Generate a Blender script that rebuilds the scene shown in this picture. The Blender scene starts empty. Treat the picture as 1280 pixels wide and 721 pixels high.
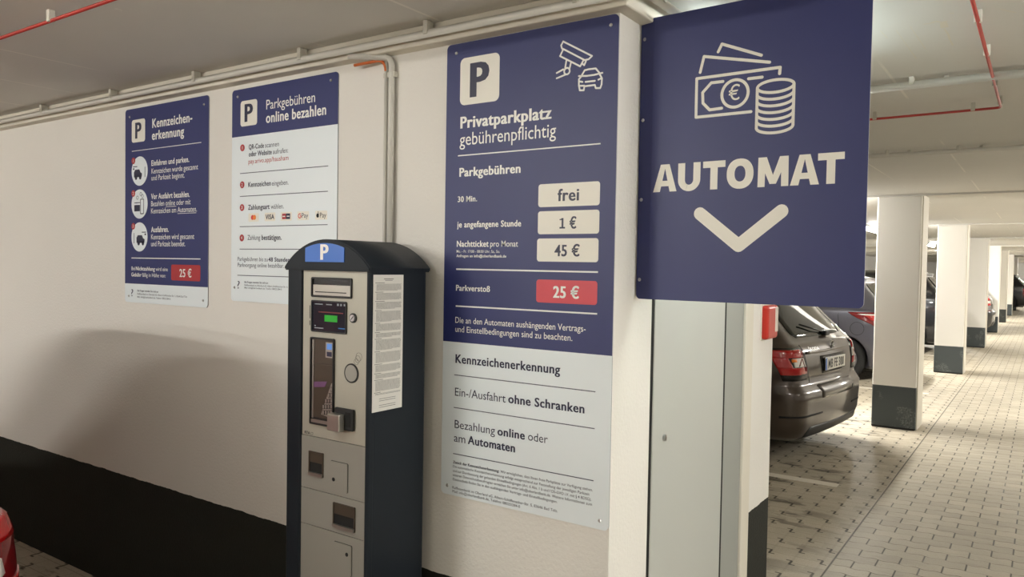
import bpy, bmesh, math, random
from mathutils import Vector, Matrix
import numpy as np

random.seed(7)
sc = bpy.context.scene
COL = sc.collection
PI = math.pi

# ------------------------------------------------------------------ camera
EYE = 1.6089
yaw, pitch, roll = 0.60395, -0.028995, 0.017064
f = Vector((-math.sin(yaw) * math.cos(pitch), math.cos(yaw) * math.cos(pitch), math.sin(pitch)))
r = Vector((math.cos(yaw), math.sin(yaw), 0))
u = r.cross(f)
r2 = r * math.cos(roll) + u * math.sin(roll)
u2 = -r * math.sin(roll) + u * math.cos(roll)
cam_d = bpy.data.cameras.new('camera')
cam_d.sensor_width = 36.0
cam_d.lens = 965.43 / 1280 * 36.0
cam_d.clip_start = 0.02
cam = bpy.data.objects.new('camera', cam_d)
M = Matrix((r2, u2, -f)).transposed().to_4x4()
M.translation = Vector((0, 0, EYE))
cam.matrix_world = M
COL.objects.link(cam)
sc.camera = cam

# ------------------------------------------------------------------ world and exposure
w = bpy.data.worlds.new('world')
w.use_nodes = True
w.node_tree.nodes['Background'].inputs[0].default_value = (0.9, 0.95, 1.0, 1)
w.node_tree.nodes['Background'].inputs[1].default_value = 0.02
sc.world = w
sc.view_settings.view_transform = 'Standard'
sc.view_settings.look = 'None'
sc.view_settings.gamma = 1.0
sc.view_settings.use_curve_mapping = False
sc.view_settings.exposure = 0.0
TUBE_POWER = 230.0
TUBE_COL = (1.0, 0.975, 0.915)
#            x, y, z-rotation (0: along x), strength factor, label
TUBES = [  # unseen lamps are added, placed and tuned for their light on the scene
    (-5.3, -5.0, 0, 1.0, 'added unseen ceiling tube lamp behind the viewer, in the second row from the sign wall'),
    (-6.6, -3.0, 0, 1.1, 'added unseen ceiling tube lamp behind the viewer, far along the sign wall'),
    (-3.9, -3.9, 0, 1.42, 'added unseen ceiling tube lamp behind the viewer, over the red car'),
    (-2.0, 0.45, 0, 0.11, 'added unseen ceiling tube lamp behind the viewer, nearest the ticket machine side'),
    (2.4, -3.6, 0, 0.25, 'added unseen ceiling tube lamp behind the viewer, near the middle of the aisle'),
    (1.9, 1.9, 90, 1.1, 'added unseen ceiling tube lamp over the aisle, beside the viewer'),
    (-0.74, 2.62, 90, 0.16, 'unseen ceiling tube lamp in front of the grey door, behind the hanging sign'),
    (3.0, 6.0, 90, 0.1, 'unseen ceiling tube lamp over the aisle, level with the brown car'),
    (1.9, 11.5, 90, 1.9, 'unseen ceiling tube lamp over the aisle, level with the grey car'),
    (1.9, 17.0, 90, 1.8, 'unseen ceiling tube lamp over the aisle, third beyond the wall corner'),
    (1.9, 24.0, 90, 2.2, 'unseen ceiling tube lamp over the far aisle, fourth beyond the wall corner'),
    (1.9, 33.0, 90, 2.8, 'unseen ceiling tube lamp over the far aisle, fifth beyond the wall corner'),
    (1.9, 44.0, 90, 3.2, 'added unseen ceiling tube lamp over the far aisle, sixth beyond the wall corner'),
    (0.5, 55.0, 0, 3.5, 'added unseen ceiling tube lamp at the far end wall'),
    (-2.5, 9.0, 90, 1.9, 'ceiling tube lamp over the bays beside the nearest pillar'),
    (-2.5, 14.47, 90, 2.2, 'ceiling tube lamp glaring between the hanging sign and the nearest pillar'),
    (-2.5, 22.8, 90, 2.2, 'ceiling tube lamp seen between the first and second pillars'),
    (-2.5, 31.0, 90, 2.8, 'ceiling tube lamp over the far parking bays'),
]

# ------------------------------------------------------------------ helpers
def srgb(r_, g=None, b=None):
    if g is None:
        r_, g, b = r_
    o = []
    for c in (r_, g, b):
        c /= 255.0
        o.append(c / 12.92 if c <= 0.04045 else ((c + 0.055) / 1.055) ** 2.4)
    return (o[0], o[1], o[2], 1)

class NT:
    """small node helper"""
    def __init__(s, name):
        s.m = bpy.data.materials.new(name)
        s.m.use_nodes = True
        s.t = s.m.node_tree
        s.b = s.t.nodes['Principled BSDF']
    def n(s, typ, **kw):
        x = s.t.nodes.new(typ)
        for k, v in kw.items():
            setattr(x, k, v)
        return x
    def l(s, a, b):
        s.t.links.new(a, b)
    def put(s, sock, v):
        if hasattr(v, 'default_value') or hasattr(v, 'is_linked'):
            s.l(v, sock)
        else:
            sock.default_value = v
    def math(s, op, a, b=0.0, c=0.0):
        x = s.n('ShaderNodeMath', operation=op)
        for i, v in enumerate((a, b, c)):
            s.put(x.inputs[i], v)
        return x.outputs[0]
    def mix(s, fac, a, b):
        x = s.n('ShaderNodeMix', data_type='RGBA')
        s.put(x.inputs['Factor'], fac)
        s.put(x.inputs[6], a)
        s.put(x.inputs[7], b)
        return x.outputs[2]
    def noise(s, scale, detail=3, rough=0.5, vec=None):
        x = s.n('ShaderNodeTexNoise')
        x.inputs['Scale'].default_value = scale
        x.inputs['Detail'].default_value = detail
        x.inputs['Roughness'].default_value = rough
        if vec is not None:
            s.l(vec, x.inputs['Vector'])
        return x.outputs['Fac']
    def ramp(s, v, lo, hi):
        x = s.n('ShaderNodeMapRange', interpolation_type='SMOOTHSTEP')
        s.put(x.inputs[0], v)
        x.inputs[1].default_value = lo
        x.inputs[2].default_value = hi
        return x.outputs[0]
    def pos(s):
        g = s.n('ShaderNodeNewGeometry')
        x = s.n('ShaderNodeSeparateXYZ')
        s.l(g.outputs['Position'], x.inputs[0])
        return g.outputs['Position'], x.outputs[0], x.outputs[1], x.outputs[2]
    def bump(s, h, strength, dist):
        x = s.n('ShaderNodeBump')
        x.inputs['Strength'].default_value = strength
        x.inputs['Distance'].default_value = dist
        s.l(h, x.inputs['Height'])
        s.l(x.outputs[0], s.b.inputs['Normal'])

def mat(name, col, rough=0.5, metal=0.0, spec=0.5, emit=None, estr=0.0, coat=0.0, var=0.0, scale=20.0, bump=0.0):
    t = NT(name)
    b = t.b
    c = srgb(col)
    b.inputs['Base Color'].default_value = c
    b.inputs['Roughness'].default_value = rough
    b.inputs['Metallic'].default_value = metal
    b.inputs['Specular IOR Level'].default_value = spec
    b.inputs['Coat Weight'].default_value = coat
    b.inputs['Coat Roughness'].default_value = 0.06
    if emit:
        b.inputs['Emission Color'].default_value = srgb(emit)
        b.inputs['Emission Strength'].default_value = estr
    if var or bump:
        p = t.n('ShaderNodeTexCoord').outputs['Object']
        nz = t.noise(scale, 4, 0.55, p)
        if var:
            d = tuple(x * (1 - var) for x in c[:3]) + (1,)
            l = tuple(min(1, x * (1 + var)) for x in c[:3]) + (1,)
            t.l(t.mix(nz, d, l), b.inputs['Base Color'])
        if bump:
            t.bump(nz, 0.5, bump)
    return t.m

def link(name, me, m=None, parent=None):
    o = bpy.data.objects.new(name, me)
    COL.objects.link(o)
    if parent is not None:
        o.parent = parent
    if m is not None:
        for x in (m if isinstance(m, (list, tuple)) else [m]):
            me.materials.append(x)
    return o

def obj(name, bm, m=None, parent=None, smooth=False):
    me = bpy.data.meshes.new(name)
    bmesh.ops.recalc_face_normals(bm, faces=bm.faces)
    bm.to_mesh(me)
    bm.free()
    if smooth:
        for p in me.polygons:
            p.use_smooth = True
    return link(name, me, m, parent)

def thing(name, label, cat, loc=(0, 0, 0), rotz=0.0, group=None):
    o = bpy.data.objects.new(name, None)
    COL.objects.link(o)
    o.location = loc
    o.rotation_euler = (0, 0, rotz)
    o.empty_display_size = 0.1
    return tag(o, label, cat, group)

def tag(o, label, cat, group=None):
    o['label'] = label
    o['category'] = cat
    if group:
        o['group'] = group
    return o

def struct(o):
    o['kind'] = 'structure'
    return o

def add_box(bm, x0, x1, y0, y1, z0, z1, mi=0, bev=0.0, seg=2):
    vs = [bm.verts.new((x, y, z)) for x in (x0, x1) for y in (y0, y1) for z in (z0, z1)]
    fs = []
    for q in ((0, 1, 3, 2), (4, 6, 7, 5), (0, 4, 5, 1), (2, 3, 7, 6), (0, 2, 6, 4), (1, 5, 7, 3)):
        fc = bm.faces.new([vs[i] for i in q])
        fc.material_index = mi
        fs.append(fc)
    if bev > 0:
        es = list({e for fc in fs for e in fc.edges})
        bmesh.ops.recalc_face_normals(bm, faces=fs)
        res = bmesh.ops.bevel(bm, geom=es, offset=bev, segments=seg, affect='EDGES', profile=0.5)
        for fc in res['faces']:
            fc.material_index = mi
    return bm

def box(x0, x1, y0, y1, z0, z1, bev=0.0, seg=2):
    return add_box(bmesh.new(), x0, x1, y0, y1, z0, z1, 0, bev, seg)

def add_tube(bm, pts, rad, n=10, closed=False, mi=0, taper=None):
    pts = [Vector(p) for p in pts]
    rings = []
    prev = None
    for i, p in enumerate(pts):
        a = pts[i - 1] if i > 0 else (pts[-1] if closed else p)
        b = pts[(i + 1) % len(pts)] if (i < len(pts) - 1 or closed) else p
        d = (b - a).normalized()
        if prev is None:
            ref = Vector((0, 0, 1)) if abs(d.z) < 0.9 else Vector((1, 0, 0))
            s = d.cross(ref).normalized()
        else:
            s = (prev - d * prev.dot(d)).normalized()
        prev = s
        t = d.cross(s)
        rr = rad if taper is None else rad * taper[i]
        rings.append([bm.verts.new(p + (s * math.cos(k * 2 * PI / n) + t * math.sin(k * 2 * PI / n)) * rr) for k in range(n)])
    m_ = len(rings)
    for i in range(m_ if closed else m_ - 1):
        A, B = rings[i], rings[(i + 1) % m_]
        for k in range(n):
            fc = bm.faces.new((A[k], A[(k + 1) % n], B[(k + 1) % n], B[k]))
            fc.material_index = mi
            fc.smooth = True
    if not closed:
        for R_ in (rings[0], rings[-1]):
            fc = bm.faces.new(R_)
            fc.material_index = mi
    return bm

def tube(pts, rad, n=10, closed=False):
    return add_tube(bmesh.new(), pts, rad, n, closed)

def bend(a, b, c, rad=0.04, n=6):
    """points rounding the corner b of a-b-c"""
    a, b, c = Vector(a), Vector(b), Vector(c)
    p = b + (a - b).normalized() * rad
    q = b + (c - b).normalized() * rad
    return [tuple(p * (1 - t) ** 2 + b * 2 * t * (1 - t) + q * t * t) for t in [i / n for i in range(n + 1)]]

def rr_pts(x0, x1, z0, z1, rad, n=6):
    o = []
    for cx, cz, a0 in ((x1 - rad, z1 - rad, 0), (x0 + rad, z1 - rad, 90), (x0 + rad, z0 + rad, 180), (x1 - rad, z0 + rad, 270)):
        for i in range(n + 1):
            a = math.radians(a0 + 90 * i / n)
            o.append((cx + rad * math.cos(a), cz + rad * math.sin(a)))
    return o

def add_prism(bm, pts, y0, y1, mi=0, side_mi=None):
    """outline in x,z swept from y0 (front) to y1 (back)"""
    A = [bm.verts.new((x, y0, z)) for x, z in pts]
    B = [bm.verts.new((x, y1, z)) for x, z in pts]
    f1 = bm.faces.new(A)
    f2 = bm.faces.new(B[::-1])
    f1.material_index = f2.material_index = mi
    n = len(pts)
    for i in range(n):
        fc = bm.faces.new((A[i], B[i], B[(i + 1) % n], A[(i + 1) % n]))
        fc.material_index = mi if side_mi is None else side_mi
    return bm

def prism(pts, y0, y1):
    return add_prism(bmesh.new(), pts, y0, y1)

def circle(cx, cz, rx, rz=None, n=32, a0=0, a1=360):
    rz = rx if rz is None else rz
    full = abs(a1 - a0) >= 360
    k = n if full else n + 1
    return [(cx + rx * math.cos(math.radians(a0 + (a1 - a0) * i / n)), cz + rz * math.sin(math.radians(a0 + (a1 - a0) * i / n))) for i in range(k)]

def add_stroke(bm, pts, wd, y0, y1, closed=False, cap=True, mi=0):
    """round-jointed ribbon of width wd along points in x,z"""
    pts = [Vector((p[0], p[1])) for p in pts]
    n = len(pts)
    h = wd / 2
    segs = n if closed else n - 1
    for i in range(segs):
        a, b = pts[i], pts[(i + 1) % n]
        if (b - a).length < 1e-7:
            continue
        d = (b - a).normalized()
        s = Vector((-d.y, d.x)) * h
        add_prism(bm, [tuple(a + s), tuple(a - s), tuple(b - s), tuple(b + s)], y0 - (i % 3) * 5e-5, y1, mi)
    for i, p in enumerate(pts):
        if cap or closed or 0 < i < n - 1:
            add_prism(bm, circle(p.x, p.y, h, n=16), y0 - 1.6e-4 - (i % 2) * 5e-5, y1, mi)
    return bm

_CU = bpy.data.curves.new('lettering', 'FONT')
_CU.resolution_u = 3
CAPH = 0.682

def text_geo(txt, bold):
    """vertices and faces of a line of text at size 1"""
    _CU.body = txt
    _CU.offset = 0.012 if bold == 1 else (0.012 if bold == 2 else (0.002 if bold == 0 else 0.0))
    _CU.space_character = 1.08 if bold in (1, 2) else 1.0
    o = bpy.data.objects.new('t', _CU)
    COL.objects.link(o)
    dg = bpy.context.evaluated_depsgraph_get()
    dg.update()
    me = bpy.data.meshes.new_from_object(o.evaluated_get(dg))
    vs = [(v.co.x, v.co.y) for v in me.vertices]
    fs = [tuple(p.vertices) for p in me.polygons]
    bpy.data.objects.remove(o)
    bpy.data.meshes.remove(me)
    vs = [(a, b, 0) for a, b in vs]
    if bold in (1, 2):      # heavier stems: two more strikes of the same line beside the first
        k, n = (0.020 if bold == 1 else 0.030), len(vs)
        base, bf = list(vs), list(fs)
        for j, dx in ((1, -k), (2, k)):
            vs += [(a + dx, b, j) for a, b, _ in base]
            fs += [tuple(i + n * j for i in q) for q in bf]
    return vs, fs

def add_text(bm, txt, x0, x1, z, h, y, bold=0, mi=0):
    vs, fs = text_geo(txt, bold)
    lo = min(v[0] for v in vs)
    hi = max(v[0] for v in vs)
    sx = (x1 - x0) / (hi - lo)
    sz = h / CAPH * 1.05
    V = [bm.verts.new((x0 + (a - lo) * sx, y - 1.5e-4 * j, z + b * sz)) for a, b, j in vs]
    for q in fs:
        try:
            fc = bm.faces.new([V[i] for i in q])
            fc.material_index = mi
        except ValueError:
            pass
    return bm

def texts(name, rows, y, m, parent):
    """one part per line of print"""
    o = None
    for t, x0, x1, z, h, b in rows:
        bm = add_text(bmesh.new(), t, x0, x1, z, h, y, b)
        me = bpy.data.meshes.new(name)
        bm.to_mesh(me)
        bm.free()
        o = link(name, me, m, parent)
    return o

def shift(rows, x, z=0.0):
    return [(t, a - x, b - x, c - z, h, w_) for t, a, b, c, h, w_ in rows]

# ------------------------------------------------------------------ materials
def wall_material(name, base_h):
    t = NT(name)
    p, x, y, z = t.pos()
    edge = t.math('ADD', z, t.math('MULTIPLY', t.math('SUBTRACT', t.noise(9.0, 4, 0.6, p), 0.5), 0.016))
    k = t.math('GREATER_THAN', edge, base_h)
    big = t.noise(1.3, 3, 0.5, p)
    white = t.mix(big, srgb(226, 223, 216), srgb(235, 232, 226))
    dark = t.mix(t.noise(7.0, 5, 0.65, p), srgb(33, 34, 29), srgb(43, 44, 38))
    t.l(t.mix(k, dark, white), t.b.inputs['Base Color'])
    t.b.inputs['Roughness'].default_value = 0.75
    t.b.inputs['Specular IOR Level'].default_value = 0.3
    t.bump(t.noise(85.0, 3, 0.55, p), 0.35, 0.006)
    return t.m

def pillar_material():
    t = NT('painted_pillar')
    p, x, y, z = t.pos()
    k = t.math('GREATER_THAN', z, 0.44)
    foot = t.math('GREATER_THAN', z, 0.022)
    scuff = t.math('MULTIPLY', t.ramp(t.noise(6.0, 2, 0.5, p), 0.56, 0.64), t.ramp(t.noise(60.0, 3, 0.7, p), 0.45, 0.6))
    grey = t.mix(t.math('MULTIPLY', scuff, 0.55), srgb(70, 76, 77), srgb(128, 132, 130))
    low = t.mix(foot, srgb(22, 22, 22), grey)
    white = t.mix(t.noise(1.5, 3, 0.5, p), srgb(230, 227, 219), srgb(238, 235, 228))
    t.l(t.mix(k, low, white), t.b.inputs['Base Color'])
    t.b.inputs['Roughness'].default_value = 0.7
    return t.m

def floor_material():
    t = NT('concrete_pavers')
    p, x, y, z = t.pos()
    def tri(v, period, amp):
        q = t.math('FRACT', t.math('DIVIDE', v, period))
        return t.math('MULTIPLY', t.math('SUBTRACT', t.math('ABSOLUTE', t.math('SUBTRACT', q, 0.5)), 0.25), amp * 4)
    def line(v, period, width):
        """1 on the joint lines of the given period"""
        q = t.math('FRACT', t.math('DIVIDE', v, period))
        d = t.math('MULTIPLY', t.math('SUBTRACT', 0.5, t.math('ABSOLUTE', t.math('SUBTRACT', q, 0.5))), period)
        return t.math('SUBTRACT', 1.0, t.ramp(d, width * 0.35, width))
    # aisle: running bond, long wavy joints along x
    ya = t.math('ADD', y, t.math('MULTIPLY', t.math('SINE', t.math('MULTIPLY', x, 2 * PI / 0.103)), 0.008))
    rowi = t.math('FLOOR', t.math('DIVIDE', ya, 0.112))
    xo = t.math('ADD', x, t.math('MULTIPLY', t.math('MODULO', t.math('ABSOLUTE', rowi), 2.0), 0.103))
    ja = t.math('MAXIMUM', t.math('MULTIPLY', line(ya, 0.112, 0.0055), t.math('ADD', 0.3, t.math('MULTIPLY', t.ramp(t.noise(9.0, 2, 0.5, p), 0.42, 0.62), 0.6))), line(xo, 0.206, 0.006))
    # bays: a column of Z-shaped joints every 0.14, fine joints along x
    qx = t.math('DIVIDE', t.math('ADD', x, 10.0), 0.14)
    coli = t.math('FLOOR', qx)
    xl = t.math('MULTIPLY', t.math('SUBTRACT', t.math('FRACT', qx), 0.5), 0.14)
    ys = t.math('ADD', y, t.math('MULTIPLY', t.math('MODULO', coli, 2.0), 0.10875))
    tau = t.math('MULTIPLY', t.math('SUBTRACT', t.math('FRACT', t.math('DIVIDE', t.math('ADD', ys, 20.0), 0.2175)), 0.5), 0.2175)
    at_ = t.math('ABSOLUTE', tau)
    inz = t.math('LESS_THAN', at_, 0.030)
    dz = t.math('ABSOLUTE', xl)
    diag = t.math('MULTIPLY', t.math('SUBTRACT', 1.0, t.ramp(dz, 0.004, 0.0095)), t.math('ADD', t.math('MULTIPLY', inz, 0.88), 0.12))
    bar = t.math('MULTIPLY', t.math('SUBTRACT', 1.0, t.ramp(t.math('ABSOLUTE', t.math('SUBTRACT', at_, 0.030)), 0.003, 0.008)), t.math('LESS_THAN', t.math('ABSOLUTE', t.math('ADD', xl, t.math('MULTIPLY', t.math('SIGN', tau), 0.014))), 0.0165))
    jb = t.math('MAXIMUM', t.math('MAXIMUM', diag, bar), t.math('MULTIPLY', line(t.math('ADD', y, 20.0), 0.10875, 0.004), 0.34))
    ina = t.math('GREATER_THAN', x, -0.925)
    seam = t.math('SUBTRACT', 1.0, t.ramp(t.math('ABSOLUTE', t.math('ADD', x, 0.925)), 0.002, 0.007))
    j = t.math('MAXIMUM', t.math('ADD', t.math('MULTIPLY', ja, ina), t.math('MULTIPLY', jb, t.math('SUBTRACT', 1.0, ina))), seam)
    # stones: tone per stone, grain, oil stains
    stone = t.n('ShaderNodeTexWhiteNoise', noise_dimensions='2D')
    cv = t.n('ShaderNodeCombineXYZ')
    t.l(t.math('FLOOR', t.math('DIVIDE', xo, 0.206)), cv.inputs[0])
    t.l(rowi, cv.inputs[1])
    t.l(cv.outputs[0], stone.inputs['Vector'])
    tone = t.math('ADD', t.math('MULTIPLY', stone.outputs['Value'], 0.35), t.math('MULTIPLY', t.noise(3.0, 4, 0.6, p), 0.65))
    bays = t.math('SUBTRACT', 1.0, t.ramp(x, -0.93, -0.92))
    c = t.mix(bays, t.mix(tone, srgb(150, 142, 126), srgb(188, 179, 160)), t.mix(tone, srgb(154, 145, 128), srgb(194, 184, 164)))
    c = t.mix(t.math('MULTIPLY', t.ramp(t.noise(110.0, 2, 0.6, p), 0.5, 0.75), 0.35), c, srgb(120, 111, 95))
    stv = t.n('ShaderNodeMapping')
    stv.inputs['Scale'].default_value = (0.9, 2.6, 1.0)
    t.l(p, stv.inputs['Vector'])
    bays = t.math('SUBTRACT', 1.0, t.ramp(x, -1.5, -0.95))
    stain = t.math('MULTIPLY', t.ramp(t.noise(2.2, 4, 0.65, stv.outputs[0]), 0.555, 0.64), t.math('ADD', t.math('MULTIPLY', bays, 0.7), 0.12))
    c = t.mix(stain, c, srgb(70, 62, 50))
    c = t.mix(t.math('MULTIPLY', j, 0.9), c, srgb(46, 40, 30))
    t.l(c, t.b.inputs['Base Color'])
    t.b.inputs['Roughness'].default_value = 0.62
    t.b.inputs['Specular IOR Level'].default_value = 0.35
    t.bump(t.math('SUBTRACT', t.math('MULTIPLY', t.noise(160.0, 2, 0.5, p), 0.25), j), 0.6, 0.004)
    return t.m

def ceiling_material():
    t = NT('painted_concrete_ceiling')
    p, x, y, z = t.pos()
    q = t.math('FRACT', t.math('DIVIDE', t.math('ADD', x, 10.0 + 0.504), 0.5535))
    d = t.math('MULTIPLY', t.math('SUBTRACT', 0.5, t.math('ABSOLUTE', t.math('SUBTRACT', q, 0.5))), 0.5535)
    ln = t.math('SUBTRACT', 1.0, t.ramp(d, 0.003, 0.008))
    brk = t.ramp(t.noise(0.9, 2, 0.5, p), 0.47, 0.56)
    c = t.mix(t.noise(1.1, 4, 0.55, p), srgb(214, 212, 207), srgb(224, 222, 217))
    c = t.mix(t.math('MULTIPLY', t.math('MULTIPLY', ln, brk), 0.9), c, srgb(240, 237, 230))
    sp = t.ramp(t.noise(7.0, 4, 0.75, p), 0.70, 0.74)
    c = t.mix(t.math('MULTIPLY', sp, 0.45), c, srgb(242, 240, 234))
    t.l(c, t.b.inputs['Base Color'])
    t.b.inputs['Roughness'].default_value = 0.7
    t.bump(t.noise(30.0, 3, 0.5, p), 0.15, 0.004)
    return t.m

M_WALL = wall_material('painted_wall', 0.565)
M_PILLAR = pillar_material()
M_FLOOR = floor_material()
M_CEIL = ceiling_material()
M_TRIMW = mat('white_trim_paint', (222, 216, 202), 0.6)
M_CONDUIT = mat('grey_plastic_conduit', (206, 203, 194), 0.4)
M_CLIP = mat('white_plastic_clip', (205, 202, 190), 0.45)
M_RED = mat('red_pipe_paint', (168, 48, 40), 0.4)
M_STEEL = mat('bright_steel', (190, 190, 190), 0.3, 1.0)
M_ORANGE = mat('orange_cable_sheath', (205, 105, 45), 0.45)
M_NAVY = mat('navy_sign_face', (36, 44, 102), 0.47, spec=0.5, var=0.05, scale=4.0)
M_NAVYD = mat('navy_sign_face_matte', (42, 44, 80), 0.36, spec=0.5, var=0.04, scale=4.0)
M_SIGNGREY = mat('pale_grey_sign_face', (234, 242, 246), 0.38)
M_SIGNEDGE = mat('sign_edge', (150, 152, 158), 0.4)
M_LWHITE = mat('white_print', (240, 240, 236), 0.45)
M_TILE = mat('cream_white_print', (238, 235, 224), 0.45)
M_LNAVY = mat('navy_print', (34, 36, 66), 0.45)
M_LBLACK = mat('black_print', (28, 30, 34), 0.5)
M_LGREY = mat('slate_print', (64, 70, 92), 0.5)
M_LRED = mat('red_print', (206, 46, 62), 0.4)
M_LREDD = mat('dark_red_print', (176, 44, 52), 0.4)
M_ANTH = mat('anthracite_powder_coat', (27, 33, 40), 0.5, spec=0.25, bump=0.0006, scale=400.0)
M_DARK = mat('matte_black_plastic', (20, 20, 21), 0.5)
M_PANEL = mat('champagne_metal_panel', (178, 175, 162), 0.42, 0.25, bump=0.0002, scale=300.0)
M_PANELL = mat('grey_metal_panel', (154, 152, 144), 0.45, 0.2)
M_SATIN = mat('satin_steel', (176, 172, 164), 0.35, 0.85)
M_BLUE = mat('blue_parking_plate', (48, 108, 200), 0.35)
M_PAPER = mat('white_paper', (224, 221, 214), 0.7)
M_INK = mat('grey_ink', (112, 110, 106), 0.8)
M_SCREEN = mat('lit_screen', (24, 27, 32), 0.15, emit=(30, 33, 40), estr=0.5)
M_GREEN = mat('green_screen_field', (30, 120, 40), 0.3, emit=(34, 190, 40), estr=0.35)
M_SCRTXT = mat('screen_letters', (120, 122, 126), 0.4, emit=(190, 195, 200), estr=0.1)
M_SCRRED = mat('red_screen_letters', (100, 30, 32), 0.4, emit=(180, 40, 40), estr=0.06)
M_SCRBLUE = mat('blue_screen_letters', (50, 110, 170), 0.4, emit=(40, 100, 180), estr=0.12)
M_PINK = mat('pink_display_glow', (104, 72, 104), 0.4, emit=(150, 70, 150), estr=0.05)
M_SKYB = mat('blue_display_glow', (90, 140, 210), 0.4, emit=(90, 140, 220), estr=0.25)
M_DOOR = mat('light_grey_door_paint', (186, 188, 183), 0.42)
M_DOORF = mat('grey_green_frame_paint', (154, 157, 152), 0.42)
M_GAP = mat('dark_gap', (14, 14, 14), 0.8)
M_ALARM = mat('red_alarm_plastic', (188, 46, 32), 0.35)
M_LENS = mat('clear_lens', (220, 210, 200), 0.2)
M_LAMPH = mat('lamp_housing', (215, 215, 212), 0.4)
M_LINE = mat('white_road_paint', (216, 210, 196), 0.7, var=0.08, scale=40)
M_GLASS = mat('dark_car_glass', (26, 32, 28), 0.05, spec=0.9)
M_TYRE = mat('tyre_rubber', (18, 18, 18), 0.75)
M_RIM = mat('alloy_rim', (120, 122, 126), 0.35, 0.8)
M_BLACKG = mat('gloss_black_trim', (14, 14, 15), 0.25)
M_LAMPRED = mat('red_lamp_plastic', (172, 12, 16), 0.12, spec=0.8, coat=0.6)
M_LAMPDK = mat('dark_red_lamp_plastic', (110, 12, 18), 0.12, spec=0.8, coat=0.6)
M_LAMPCL = mat('clear_lamp_plastic', (222, 216, 210), 0.12, spec=0.9, coat=0.6)
M_CHROME = mat('chrome', (215, 215, 215), 0.28, 1.0)
M_PLATE = mat('licence_plate_white', (224, 222, 214), 0.4)

def car_paint(name, col, metal=0.35):
    return mat(name, col, 0.32, metal, spec=0.5, coat=0.9)

# ------------------------------------------------------------------ the setting
CH = 2.403
WX = -1.022
struct(obj('floor', box(-13, 8, -9, 64, -0.12, 0.0), M_FLOOR))
struct(obj('ceiling', box(-13, 8, -9, 64, CH, CH + 0.2), M_CEIL))
bm = bmesh.new()
add_box(bm, -13, WX, 2.0, 2.262, 0, 2.337)
add_box(bm, -13, WX, 3.285, 3.595, 0, 2.337)
add_box(bm, -13, WX, 2.262, 3.285, 2.10, 2.337)
add_box(bm, -13, WX - 0.14, 2.262, 3.285, 0, 2.10)
struct(obj('wall_front', bm, M_WALL))
struct(obj('beam', box(-13, WX + 0.045, 1.952, 3.64, 2.337, CH, 0.004), M_TRIMW))
struct(obj('wall_back', box(-7.4, -7.2, 3.7, 64, 0, CH), M_WALL))
struct(obj('wall_far', box(-13, 8, 62.0, 62.2, 0, CH), M_WALL))
struct(obj('wall_right', box(6.6, 6.8, -9, 64, 0, CH), M_WALL))
struct(obj('wall_near', box(-13, 8, -8.2, -8.0, 0, CH), M_WALL))
struct(obj('wall_left', box(-12.4, -12.2, -9, 2, 0, CH), M_WALL))

for i in range(7):
    y0 = 8.767 + 5.465 * i
    bm = box(-1.455, -1.045, y0, y0 + 0.51, 0, CH + 0.01, 0.012)
    p = struct(obj('pillar', bm, M_PILLAR))
    bm = bmesh.new()
    add_box(bm, -1.047, -1.035, y0 + 0.05, y0 + 0.46, 0.0, CH)
    struct(obj('pillar_trim_strip', bm, M_TRIMW, p))
    bm = box(-7.2, 6.6, y0 - 0.05, y0, CH - 0.018, CH + 0.01)
    struct(obj('trim_%d' % (i + 1), bm, M_CEIL))

# plaster marks left on the ceiling
MARKS = [([(-0.345, 2.788), (-0.322, 2.785), (-0.309, 2.772), (-0.298, 2.789), (-0.278, 2.791)], 0.011), ([(-0.290, 2.79), (-0.2905, 2.815), (-0.292, 2.86)], 0.022),
         ([(-0.294, 2.872), (-0.290, 2.946), (-0.2915, 3.013), (-0.289, 3.094)], 0.006), ([(-0.266, 2.71), (-0.254, 2.716)], 0.008), ([(-0.215, 2.777), (-0.204, 2.782)], 0.008),
         ([(-0.137, 2.74), (-0.12, 2.771), (-0.098, 2.805)], 0.005), ([(-0.427, 2.805), (-0.418, 3.22)], 0.003), ([(-0.383, 2.785), (-0.374, 3.089)], 0.003), ([(-0.47, 2.787), (-0.465, 2.89)], 0.003)]
def mark(pts, wd):
    bm = bmesh.new()
    for i, ((xa, ya_), (xb, yb_)) in enumerate(zip(pts, pts[1:])):
        d_ = Vector((xb - xa, yb_ - ya_)).normalized()
        n_ = Vector((-d_.y, d_.x)) * wd / 2
        k = (0.6, 1.0, 0.75, 0.5)[i % 4]
        vs = [bm.verts.new((a_.x, a_.y, CH - 0.0006 - 1e-4 * i)) for a_ in (Vector((xa, ya_)) + n_ * k, Vector((xa, ya_)) - n_ * k, Vector((xb, yb_)) - n_, Vector((xb, yb_)) + n_)]
        bm.faces.new(vs)
    struct(obj('ceiling_patch', bm, M_TRIMW))
for pts_, wd in MARKS:
    mark(pts_, wd)

# painted bay lines
for i in range(9):
    y0 = 6.10 + 5.465 * i * 1.0
    struct(obj('parking_line', box(-6.6, -1.235, y0, y0 + 0.10, 0.0, 0.003), M_LINE))

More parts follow.
